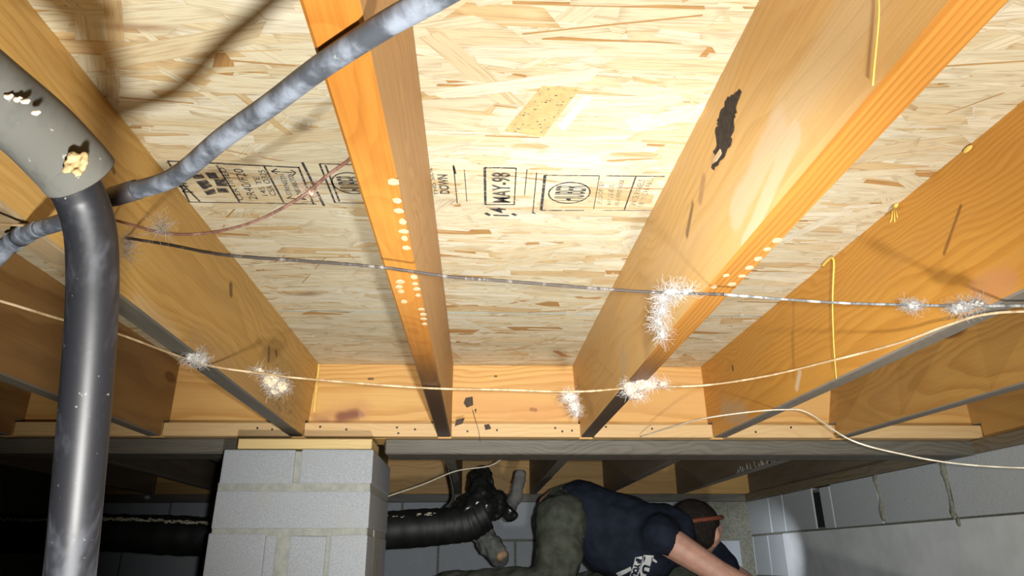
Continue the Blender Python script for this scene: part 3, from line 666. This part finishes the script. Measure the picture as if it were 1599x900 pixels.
for i in range(900):                               # dust and lint along the lit ridge of the duct
    t = rr.random()**1.3*(.62 if i % 8 else .95); a = cs[int(t*(len(cs)-20))]; an = rr.gauss(.72, .05); p = a+Vector((rr.uniform(-.02, .02), -.069*math.cos(an), .069*math.sin(an)))
    s = rr.uniform(.0012, .0048); bmesh.ops.create_icosphere(bm, subdivisions=1, radius=s, matrix=Matrix.Translation(p) @ Matrix.Diagonal((2.2, 1, .8, 1)))
o = dpart(obj('lint', bm, M_DUSTY)); o['kind'] = 'stuff'
coll = tag(remesh_obj('pipe_insulation', [(ony((812, 742), 3.0), .026, ony((806, 775), 3.0), .030), (ony((806, 775), 3.0), .03, ony((792, 800), 3.0), .03)], plain('grey_wrap', (0.13, 0.125, 0.11), .8, sc=30), None, .007, 2, .006, 30),
           'grey wrapped pipe stub hanging from the floor beside the black bundle', 'pipe')
M_PALEW = plain('pale_cable', (0.42, 0.38, 0.28), .6, sc=60)
tag(tube_obj('cable', [ony(q, 2.45) for q in ((585, 785), (610, 774), (660, 757), (712, 736), (764, 728), (792, 713), (824, 706))], .0024, M_PALEW, None, 7), 'thin pale cable sagging across the dark bay behind the girder', 'cable')
# ------------------------------------------------------------------ black drain pipe in the foreground
def mat_pipe(name, dusty, amt, base=(0.012, 0.013, 0.016), rough=.30, lo=.48, hi=.66):
    t = NT(name); o = t.obj(); f = t.noise(o, 55, 5, .7); g = t.noise(t.scale(o, (1, 1, .35)), 26, 4, .65); sp = t.noise(o, 170, 2, .5)
    m = t.math('MULTIPLY', t.ss(g, lo, hi), amt); c = t.mix(m, base, dusty)
    c = t.mix(t.math('MULTIPLY', t.ss(sp, .70, .76), .5), c, (0.38, 0.38, 0.36))
    t.bump(f, .12, .0008)
    r_ = t.math('ADD', rough, t.math('MULTIPLY', m, .35)); return t.out(c, r_, 0, .5)
M_DRAIN = mat_pipe('drain_plastic', (0.15, 0.165, 0.20), .45, (0.014, 0.015, 0.019), .47, .46, .7)
M_HUB = mat_pipe('dusty_drain_plastic', (0.115, 0.115, 0.10), .95, (0.05, 0.05, 0.05), .6, .3, .55)
M_COPPER = mat_pipe('dusty_grey_pipe', (0.25, 0.285, 0.345), .95, (0.065, 0.075, 0.09), .5, .40, .66)
pw = .46
DK_ = pw/.60
drain = tag(empty('drain_pipe', onw((110, 900), pw)), 'glossy black plastic drain pipe rising to a dusty elbow at the left', 'pipe')
def rpart(o): adopt(o, drain); return o
dp = [onw(q, w_*DK_ if w_ != pw else w_) for q, w_ in (((60, 1330), pw), ((92, 1050), pw), ((110, 890), pw), ((124, 740), pw), ((136, 600), pw), ((143, 500), pw), ((145, 420), pw), ((141, 360), .597), ((127, 312), .59), ((104, 272), .575), ((70, 235), .565))]
rpart(tube_obj('pipe', dp, .0203*DK_, M_DRAIN, None, 28, 8))
hub = [onw(q, w_*DK_) for q, w_ in (((130, 281), .578), ((126, 276), .577), ((122, 271), .575), ((115, 262), .573), ((104, 250), .57), ((60, 205), .56), ((0, 155), .545), ((-70, 98), .53), ((-160, 30), .51))]
bm = bmesh.new(); add_tube(bm, catmull(hub, 5), lambda t: DK_*.0298*math.sqrt(max(.03, 1-(1-min(1, t/.16))**2)), 28); rpart(obj('elbow_hub', bm, M_HUB))
gb = onw((118, 256), .537*DK_); rr = random.Random(3)
rpart(remesh_obj('glue_blob', [(gb+Vector((rr.uniform(-.006, .006), rr.uniform(-.001, .003), rr.uniform(-.006, .007))), (.0028, .002, .0028)) for i in range(12)], plain('cream_glue', (0.52, 0.39, 0.19), .7, sc=90, bump=.5), None, .0011, 1, .0009, 400))
for q in ((12, 152), (26, 156), (38, 159), (54, 177)):
    c = onw(q, .522*DK_); rpart(remesh_obj('glue_fleck', [(c, (.0024, .002, .0016)), (c+Vector((.002, 0, .001)), (.0016, .0015, .0013))], plain('pale_fleck', (0.62, 0.52, 0.42), .8, sc=90), None, .0008, 1, .0006, 400))
# ------------------------------------------------------------------ dusty grey water pipe under the joists
ZW = .3135
wp = [onz(q, ZW) for q in ((60, 358), (105, 343), (180, 306), (268, 279), (350, 214), (420, 165), (500, 105), (600, 40), (690, -10), (860, -110), (1100, -260))]
water = tag(empty('water_pipe', wp[3]), 'dusty grey water pipe slung diagonally under the joists, upper left', 'pipe')
tp = lambda o: adopt(o, water)
bm = bmesh.new(); add_tube(bm, catmull(wp, 8), .0083, 18, True, .005); tp(obj('pipe', bm, M_COPPER))
el = [onz((62, 357), ZW), onz((40, 366), ZW), onz((22, 376), ZW-.002), onz((8, 388), ZW-.008), onz((-14, 412), ZW-.02), onz((-90, 480), ZW-.05)]
bm = bmesh.new(); add_tube(bm, catmull(el, 6), .0086, 16); tp(obj('elbow', bm, M_COPPER))
for q0, q1 in (((30, 371), (42, 365)), ((14, 383), (24, 375))):
    a, b = onz(q0, ZW-.002), onz(q1, ZW-.001); bm = bmesh.new(); add_tube(bm, [a, a.lerp(b, .5), b], .0101, 16); tp(obj('coupling', bm, M_COPPER))
a, b = onz((178, 307), ZW), onz((214, 296), ZW)
bm = bmesh.new(); add_tube(bm, [a, a.lerp(b, .5), b], .0092, 16); tp(obj('coupling', bm, plain('bare_joint', (0.07, 0.06, 0.065), .5, sc=60)))

# ------------------------------------------------------------------ cables
def mat_cable(name, a, b, sc=40, lo=.42, hi=.62):
    t = NT(name); o = t.obj(); f = t.noise(t.scale(o, (1, .3, .3)), sc, 4, .7); c = t.mix(t.ss(f, lo, hi), a, b); return t.out(c, .75, 0, .25)
M_W1 = mat_cable('dusty_dark_cable', (0.045, 0.036, 0.03), (0.24, 0.21, 0.18), 45, .5, .72)
M_W1R = mat_cable('whitened_cable', (0.10, 0.10, 0.095), (0.36, 0.37, 0.36), 45)
M_W2 = mat_cable('straw_cable', (0.36, 0.24, 0.12), (0.62, 0.47, 0.29), 30)
M_W3 = mat_cable('brown_cable', (0.16, 0.075, 0.055), (0.30, 0.17, 0.13), 40)
M_W4 = mat_cable('thin_white_cable', (0.55, 0.48, 0.36), (0.72, 0.66, 0.52), 30)
M_YEL = plain('glue_string', (0.82, 0.55, 0.10), .45, sc=60, var=.12)
z1 = ZB-.020
fa, na = face_pt(0, (196, 371), 1)
w1 = [fa+Vector((-.004, 0, 0)), fa.lerp(onz((350, 397), z1), .33)] + [onz(q, z1) for q in ((350, 398), (480, 408), (600, 418), (700, 432), (800, 440), (950, 452), (1030, 457), (1130, 460))]
w1[1] = onz((262, 382), z1+.05)
w1b = [onz((1130, 460), z1), onz((1230, 468), z1), onz((1310, 473), z1), onz((1400, 476), z1+.004), onz((1500, 478), z1+.006), onz((1599, 478), z1+.006), onz((1760, 480), z1)]
c1 = tag(empty('cable', w1[5]), 'dark dusty cable crossing under the joists, the upper of the two long ones', 'cable')
bm = bmesh.new(); add_tube(bm, catmull(w1, 14), .0019, 8, True, .12); adopt(obj('cable_run', bm, M_W1), c1)
bm = bmesh.new(); add_tube(bm, catmull(w1b, 14), lambda t: .0017+.0008*max(0, t-.3), 8, True, .15); o = adopt(obj('cable_run', bm, M_W1R), c1)
o['label'] = 'whitened right end of the cable'
z2 = ZB-.0045
w2 = [onz(q, z2) for q in ((-200, 415), (0, 470), (100, 500), (180, 520), (270, 553), (330, 572), (420, 585), (480, 592), (660, 606), (780, 609), (900, 612), (1000, 605), (1100, 602), (1200, 587), (1300, 563), (1400, 537), (1480, 508), (1540, 491), (1620, 486), (1800, 484))]
tag(tube_obj('cable', w2, .0021, M_W2, None, 8, 10, .06), 'pale straw-coloured cable sagging across under the joists with wool tufts on it', 'cable')
fb_, _ = face_pt(0, (176, 342), 1)
w3 = [fb_+Vector((-.003, 0, 0)), onz((205, 351), .37), onz((262, 365), .355), onz((330, 363), .35), (onz((400, 345), .35)), onz((470, 308), .352), onz((510, 275), .356), onz((549, 246), .362), onz((590, 210), .368)]
w3[-1] = Vector((XBOT[1](w3[-2].y)+.004, w3[-2].y-.02, CZ+.37))
tag(tube_obj('cable', w3, .0017, M_W3, None, 8, 8), 'thin reddish-brown cable looping from the drain pipe to the second joist', 'cable')
w4 = [onz((1000, 682), ZB-.002), onz((1020, 676), ZB-.004), onz((1090, 656), ZB-.004), onz((1160, 645), ZB-.004), onz((1222, 640), ZB-.004), onz((1262, 645), ZB-.010), onw((1330, 688), 1.50), onw((1420, 712), 1.47), onw((1500, 725), 1.44), onw((1599, 731), 1.42), onw((1690, 728), 1.40)]
tag(tube_obj('cable', w4, .0018, M_W4, None, 8, 8), 'thin white cable hanging loosely at the lower right before the block wall', 'cable')
pw_ = [face_pt(0, (-60, 346), 1)[0], face_pt(0, (0, 350), 1)[0], face_pt(0, (52, 353), 1)[0]]
tag(tube_obj('straw', [p+Vector((.003, 0, 0)) for p in pw_], .0018, M_W2, None, 6, 4), 'pale straw-like splinter on the amber joist, left of the drain pipe', 'splinter')
p0, n0 = face_pt(3, (1300, 403), -1)
ys = [onplane(q, p0+Vector((-.006, 0, 0)), Vector((1, 0, 0))) for q in ((1284, 416), (1296, 404), (1302, 408), (1301, 440), (1300, 480), (1302, 540), (1306, 592))]
tag(tube_obj('glue_string', ys, lambda t: .0022*(1-t*.75)+.0003, M_YEL, None, 7, 6), 'yellow string of dried glue hanging down the joist near the right wall', 'glue string')
ys = [face_pt(2, q, -1)[0]+Vector((-.004, 0, 0)) for q in ((1376, -60), (1380, -10), (1381, 20), (1378, 60), (1374, 100), (1371, 134))]
tag(tube_obj('glue_string', ys, lambda t: .00035+.0004*t, M_YEL, None, 7, 6), 'fine yellow string of dried glue on the pale joist, top right', 'glue string')
bm = bmesh.new(); c = onplane((1398, 335), p0+Vector((-.008, 0, 0)), Vector((1, 0, 0)))
for dx in (-.004, .0, .005): add_tube(bm, [c+Vector((0, dx, .01)), c+Vector((-.002, dx*1.6, -.004)), c+Vector((-.004, dx*2.3, -.014+abs(dx)))], .001, 5)
tag(obj('glue_string', bm, M_YEL), 'small curl of yellow glue sticking out at the joist top, right', 'glue string')

# ------------------------------------------------------------------ wool tufts caught on the cables
def mat_wool(name, col):
    t = NT(name); t.b.inputs['Subsurface Weight'].default_value = .0
    f = t.noise(t.obj(), 160, 3, .6); c = t.mix(t.ss(f, .3, .7), tuple(x*.82 for x in col), col); return t.out(c, .95, 0, .1)
M_WW2 = mat_wool('light_lifted_wool', (0.78, 0.75, 0.70))  # white wool copy, colour lightened to stand in for light on far tufts
M_WW, M_WP = mat_wool('white_wool', (0.42, 0.40, 0.37)), mat_wool('pink_wool', (0.78, 0.53, 0.38))
def tuft(label, lobes, core, nf, spread, mats=(None, None), seed=1, fl=.021, fr=.00013):
    """lobes: (centre, radii) clumps; fibres curl out of the clumps"""
    rr = random.Random(seed); c0 = Vector(lobes[0][0])
    root = tag(empty('wool_tuft', c0), label, 'insulation wool', 'scraps of insulation wool')
    if core:
        o = remesh_obj('wool_core', [(c, tuple(x*.80 for x in r)) for c, r in lobes], mats[1] or M_WW, None, .0016, 1, .006, 190); adopt(o, root); o['kind'] = 'stuff'
    bm = bmesh.new()
    tot = sum(r[0]*r[2] for _, r in lobes)
    for c, r in lobes:
        for i in range(max(20, int(1.5*nf*r[0]*r[2]/tot))):
            d = Vector((rr.gauss(0, 1), rr.gauss(0, 1), rr.gauss(0, 1))).normalized()
            p = Vector(c)+Vector((d.x*r[0], d.y*r[1], d.z*r[2]))*rr.uniform(.55, 1.0)
            v = (Vector((rr.gauss(0, 1), rr.gauss(0, 1), rr.gauss(0, 1)))+d*.35).normalized(); pts = [p.copy()]; step = fl/5*rr.uniform(.5, 1.2)
            for s in range(5):
                v = (v+Vector((rr.gauss(0, .38), rr.gauss(0, .38), rr.gauss(0, .38)))+(Vector(c)-p)*(5*spread)).normalized(); p = p+v*step; pts.append(p.copy())
            add_tube(bm, pts, fr*rr.uniform(.7, 1.5), 3, False)
    o = adopt(obj('wool_fibres', bm, mats[0] or M_WW), root); o['kind'] = 'stuff'
    return root
def L(q, z, rx, rz, ry=None, off=(0, 0, 0)): return (onz(q, z)+Vector(off), (rx, ry or (rx+rz)/2, rz))
tuft('small white wool tuft on the straw cable, below the amber joist by the drain pipe', [L((304, 558), z2, .013, .006), L((316, 562), z2, .008, .004)], True, 260, 1, (M_WW2, M_WW2), 2)
tuft('round cream wool tuft with a white tail, on the straw cable at the left joist', [L((424, 594), z2, .018, .017), L((440, 604), z2-.012, .012, .012), L((405, 580), z2+.006, .010, .006), L((428, 612), z2-.018, .008, .007)], True, 480, 1, (M_WW2, mat_wool('cream_wool', (0.78, 0.63, 0.42))), 3)
tuft('white triangular wool tuft on the straw cable, left foot of the bark-marked joist', [L((890, 620), z2-.004, .017, .010), L((897, 634), z2-.016, .012, .012), L((901, 645), z2-.026, .006, .010)], True, 420, 1, (M_WW2, mat_wool('pinkish_wool', (0.76, 0.62, 0.53))), 4)
tuft('large pinkish wool tuft on the straw cable below the bark-marked joist', [L((1008, 600), z2, .028, .014), L((985, 606), z2-.004, .016, .016), L((1008, 583), z2+.018, .012, .009), L((1036, 600), z2, .010, .005), L((995, 618), z2-.016, .018, .007)], True, 700, 1, (M_WW2, M_WP), 5)
tuft('white wool strand draped over the dark cable, hanging down the bark-marked joist', [L((1050, 456), z1, .011, .0035), L((1034, 465), z1, .006, .005), L((1034, 482), z1-.006, .0036, .010), L((1028, 500), z1-.012, .003, .010), L((1034, 522), z1-.019, .003, .009), L((1074, 455), z1, .007, .002)], True, 520, 1, (M_WW, M_WW), 6)
tuft('thin white wool lint on the dark cable near the right edge', [L((1425, 477), z1+.004, .014, .0045)], True, 140, 1, (M_WW, M_WW), 7, .016)
tuft('spread of white wool lint on the dark cable at the right edge', [L((1500, 480), z1+.004, .019, .006), L((1525, 474), z1+.006, .012, .004)], True, 260, 1, (M_WW, M_WW), 8, .018)
tuft('little white wool wisp on the brown cable beside the drain pipe', [L((252, 355), .36, .006, .007)], False, 70, .6, (M_WW, M_WW), 9, .022)
tuft('little pinkish lint knot on the brown cable before the sheathing stamp', [L((484, 299), .353, .005, .005)], True, 60, 1, (mat_wool('dusty_wool', (0.62, 0.46, 0.36)), mat_wool('dusty_wool_core', (0.62, 0.46, 0.36))), 10, .014)
p, n = face_pt(0, (190, 385), 1)
tuft('pale feathery dust at the cable hole in the amber joist', [(p+n*.003, (.003, .010, .014))], False, 130, .5, (M_WW, M_WW), 11, .026)
tuft('small white wool scrap stuck to the dark wall top beyond the girder, left', [(ony((230, 777), 3.888), (.016, .010, .009))], True, 60, 1, (M_WW2, M_WW2), 12)

# ------------------------------------------------------------------ kneeling worker beyond the girder
M_SKIN = plain('skin', (0.50, 0.27, 0.19), .55, sc=40, var=.12, bump=.1)
M_OLIVE = plain('olive_trousers', (0.060, 0.066, 0.048), .85, spec=.15, sc=24, var=.35, bump=.4)
M_NAVY = plain('navy_shirt', (0.012, 0.016, 0.026), .85, spec=.15, sc=24, var=.3, bump=.3)
M_DARK = plain('dark_knit', (0.020, 0.015, 0.012), .9, spec=.1, sc=80, var=.4)
M_WHITEP = plain('white_print', (0.55, 0.56, 0.54), .7, sc=80, var=.12, bump=0)
M_BOOT = plain('boot_leather', (0.085, 0.085, 0.075), .7, sc=30, var=.4, bump=.5)
M_SOLE = plain('boot_toe', (0.36, 0.22, 0.12), .6, sc=30)
Pq = lambda x, y, Y: ony((x, y), Y)
FLZ = CZ-.16
pelvis = Pq(884, 806, 2.78); chest = Pq(1003, 842, 2.70); neck = Pq(1062, 834, 2.70); head = Pq(1088, 826, 2.74)
hipR, hipL = Pq(878, 812, 2.68), Pq(888, 812, 2.90)
kneR = Vector((Pq(866, 930, 2.62).x, 2.62, FLZ+.065)); kneL = Vector((Pq(1068, 905, 2.84).x, 2.84, FLZ+.10))
ankR = Vector((Pq(705, 918, 2.70).x, 2.70, FLZ+.065)); ankL = Vector((Pq(930, 920, 3.0).x, 3.02, FLZ+.06))
toeR = ankR+Vector((-.10, .02, -.03)); toeL = ankL+Vector((-.14, .03, -.02))
shR, shL = Pq(1030, 836, 2.56), Pq(1062, 830, 2.86)
elR = Pq(1124, 896, 2.50); haR = Vector((elR.x+.17, 2.48, FLZ+.03))
elL = Pq(1140, 892, 2.86); haL = Vector((elL.x+.14, 2.90, FLZ+.03))
person = tag(empty('person', Vector((pelvis.x, 2.75, FLZ))), 'kneeling worker in navy shirt and olive trousers, bent forward behind the girder', 'person')
def hp(o): adopt(o, person); return o
def fingers(wr, d, side, balls):
    d = d.normalized(); s = d.cross(Vector((0, 0, 1))).normalized()*side; palm = wr+d*.055
    balls.append((wr, .026, palm, .030)); balls.append((palm+s*.018, .022, palm-s*.018, .022))
    for i, (o_, ln) in enumerate(((.030, .068), (.010, .078), (-.010, .072), (-.029, .056))):
        a = palm+s*o_+d*.02; b = a+d*ln*.55+Vector((0, 0, .006)); c = a+d*ln+Vector((0, 0, -.010))
        balls.append((a, .0095, b, .0088)); balls.append((b, .0088, c, .0075))
    a = wr+d*.02+s*.028; balls.append((a, .012, a+d*.03+s*.026, .010)); balls.append((a+d*.03+s*.026, .010, a+d*.055+s*.030, .008))
fdir = Vector((.42, .76, -.48)).normalized()
hc = head
body = [(pelvis, .12, chest, .125), (hipR, .085, kneR, .058), (hipL, .085, kneL, .058), (kneR, .055, ankR, .042), (kneL, .055, ankL, .042), (ankR, .04, toeR, .032), (ankL, .04, toeL, .032),
        (shR, .058, elR, .043), (elR, .043, haR, .028), (shL, .055, elL, .040), (elL, .040, haL, .028), (chest, .10, neck, .06), (neck, .052, hc, .055), (shR, .06, shL, .06),
        (hc, (.098, .076, .098)), (hc+fdir*.045+Vector((0, 0, -.035)), (.052, .055, .05)), (hc+fdir*.092+Vector((0, 0, -.006)), (.016, .012, .014)),
        (hc+fdir*.100+Vector((0, 0, -.022)), (.014, .013, .010)), (hc+fdir*.082+Vector((0, 0, -.055)), (.014, .024, .012)), (hc+fdir*.070+Vector((0, 0, -.082)), (.022, .028, .018)),
        (hc+Vector((.055, -.052, -.022)), (.016, .012, .026)), (hc+Vector((-.055, .052, -.022)), (.016, .012, .026))]
fingers(haR, Vector((1, -.1, -.05)), 1, body); fingers(haL, Vector((1, .1, -.05)), -1, body)
hp(remesh_obj('body', body, M_SKIN, None, .0055, 3))
for s in (-1, 1):
    e = hc+fdir*.087+fdir.cross(Vector((0, 0, 1))).normalized()*(s*.030)+Vector((0, 0, .012))
    bm = bmesh.new(); bmesh.ops.create_icosphere(bm, subdivisions=2, radius=.0115, matrix=Matrix.Translation(e)); hp(obj('eye', bm, plain('eye_white', (.7, .7, .68), .3, var=.05, bump=0), None, True))
# trousers and shirt follow the body
hp(remesh_obj('trousers', [(pelvis+Vector((-.004, 0, -.01)), .128, pelvis+Vector((.03, 0, 0)), .126), (hipR, .100, hipR.lerp(kneR, .5), .092), (hipR.lerp(kneR, .5), .092, kneR, .074), (hipL, .10, kneL, .080), (kneR, .072, ankR, .058), (kneL, .072, ankL, .058), (hipR, .10, hipL, .10)], M_OLIVE, None, .011, 3, .012, 15))
slR, slL = shR.lerp(elR, .14), shL.lerp(elL, .9)
hp(remesh_obj('shirt', [(pelvis+Vector((.055, -.01, .005)), .130, chest, .142), (chest, .142, neck.lerp(chest, .35), .115), (pelvis.lerp(chest, .55)+Vector((.0, -.01, -.05)), .12, chest+Vector((-.01, -.01, -.06)), .12), (shR, .072, slR, .060), (chest, .10, shR, .07), (shL, .075, slL, .058), (shR, .07, shL, .07)], M_NAVY, None, .011, 3, .008, 16))
# knitted cap, headlamp
hp(remesh_obj('knit_cap', [(hc+Vector((-.012, -.004, .020)), (.102, .090, .092)), (hc+Vector((-.03, -.008, -.01)), (.085, .088, .09)), (hc+Vector((-.0, -.055, -.03)), (.05, .035, .05))], M_DARK, None, .009, 3))
ring = [hc+Vector((math.cos(a)*.103-.005, math.sin(a)*.090, .028+.012*math.cos(a))) for a in [2*PI*i/24 for i in range(25)]]
hp(tube_obj('headlamp_strap', ring, .0085, plain('orange_strap', (0.16, 0.04, 0.018), .7, sc=60), None, 8, 0))
bm = bmesh.new(); add_box(bm, tuple(hc+Vector((.048, .050, .018))), tuple(hc+Vector((.096, .098, .052))), .006, 2); hl = hp(obj('headlamp', bm, M_DARK))
# boots
for nm, a, b in (('boot', ankR, toeR), ('boot', ankL, toeL)):
    hp(remesh_obj(nm, [(a+Vector((.05, 0, .0)), .056, a, .056), (a, .054, b, .046)], M_BOOT, None, .009, 2, .008, 30))
bk = Pq(772, 858, 2.92)
hp(remesh_obj('glove', [(bk+Vector((-.05, .04, .055)), .045, bk, .046), (bk, .046, bk+Vector((.02, -.01, -.03)), .036)], plain('grey_cloth', (0.10, 0.105, 0.09), .85, sc=30, var=.4, bump=.6), None, .008, 2, .012, 26))['label'] = 'crumpled grey cloth cuff'
hp(remesh_obj('glove_tip', [(bk+Vector((.022, -.03, -.028)), .020, bk+Vector((.036, -.025, -.02)), .017)], M_SOLE, None, .006, 2))['label'] = 'tan tip showing from the grey cuff'
# prints: laid on the cloth by casting onto the shirt and trousers from the print's own plane
bpy.context.view_layer.update()
def lay(o, target, nrm, lift=.004):
    mw = target.matrix_world; inv = mw.inverted()
    for v in o.data.vertices:
        p = inv @ (v.co-nrm*(-.4)); hit, loc, nn, idx = target.ray_cast(p, inv.to_3x3() @ (-nrm))
        if hit: v.co = (mw @ loc)+nrm*lift
def cloth_print(name, polys, body_txts, target, mat, tmat):
    nrm = Vector((0, -1, 0)); Yp = 2.5
    bm = bmesh.new()
    for poly in polys:
        vs = [bm.verts.new(Pq(x, y, Yp)) for x, y in poly]; bm.faces.new(vs)
    bmesh.ops.subdivide_edges(bm, edges=bm.edges[:], cuts=3, use_grid_fill=True)
    o = obj(name, bm, mat); lay(o, target, nrm); hp(o)
    for txt, a, b, hpx in body_txts:
        A, B = Pq(*a, Yp), Pq(*b, Yp); ad = (B-A).normalized(); upv = Vector((0, -1, 0)).cross(ad)
        me = text_mesh(txt, (hpx*.00236)/.72, A, ad, upv, (B-A).length, bold=.002); me.materials.clear()
        t_ = link('print_lettering', me, tmat); lay(t_, target, nrm, .0065); hp(t_)
shirt = [o for o in person.children if o.name.startswith('shirt')][0]; trous = [o for o in person.children if o.name.startswith('trousers')][0]
cloth_print('shirt_print', [[(1013, 867), (1028, 868), (1022, 896), (1012, 908), (1008, 894)], [(1000, 871), (1011, 869), (1006, 905), (994, 905)], [(974, 897), (994, 886), (996, 892), (980, 903)], [(1028, 872), (1036, 878), (1034, 880), (1027, 876)]],
            [('BU', (1014, 869), (1011, 897), 11), ('IF YOU', (1002, 872), (996, 902), 7)], shirt, M_WHITEP, M_NAVY)
def patch_print(name, poly, mat):
    bm = bmesh.new(); bm.faces.new([bm.verts.new(Pq(x, y, 2.5)) for x, y in poly]); bmesh.ops.subdivide_edges(bm, edges=bm.edges[:], cuts=2, use_grid_fill=True)
    o = obj(name, bm, mat); lay(o, trous, Vector((0, -1, 0)), .004); hp(o)
patch_print('trouser_patch', [(1060, 866), (1075, 865), (1076, 871), (1062, 872)], plain('yellow_patch', (0.45, 0.38, 0.03), .6, var=.1, bump=0))
patch_print('trouser_patch', [(1058, 872), (1077, 871), (1075, 874), (1059, 875)], plain('red_patch', (0.25, 0.02, 0.05), .6, var=.1, bump=0))
patch_print('trouser_patch', [(1059, 875), (1075, 874), (1072, 878), (1062, 878)], plain('purple_patch', (0.12, 0.015, 0.12), .6, var=.1, bump=0))
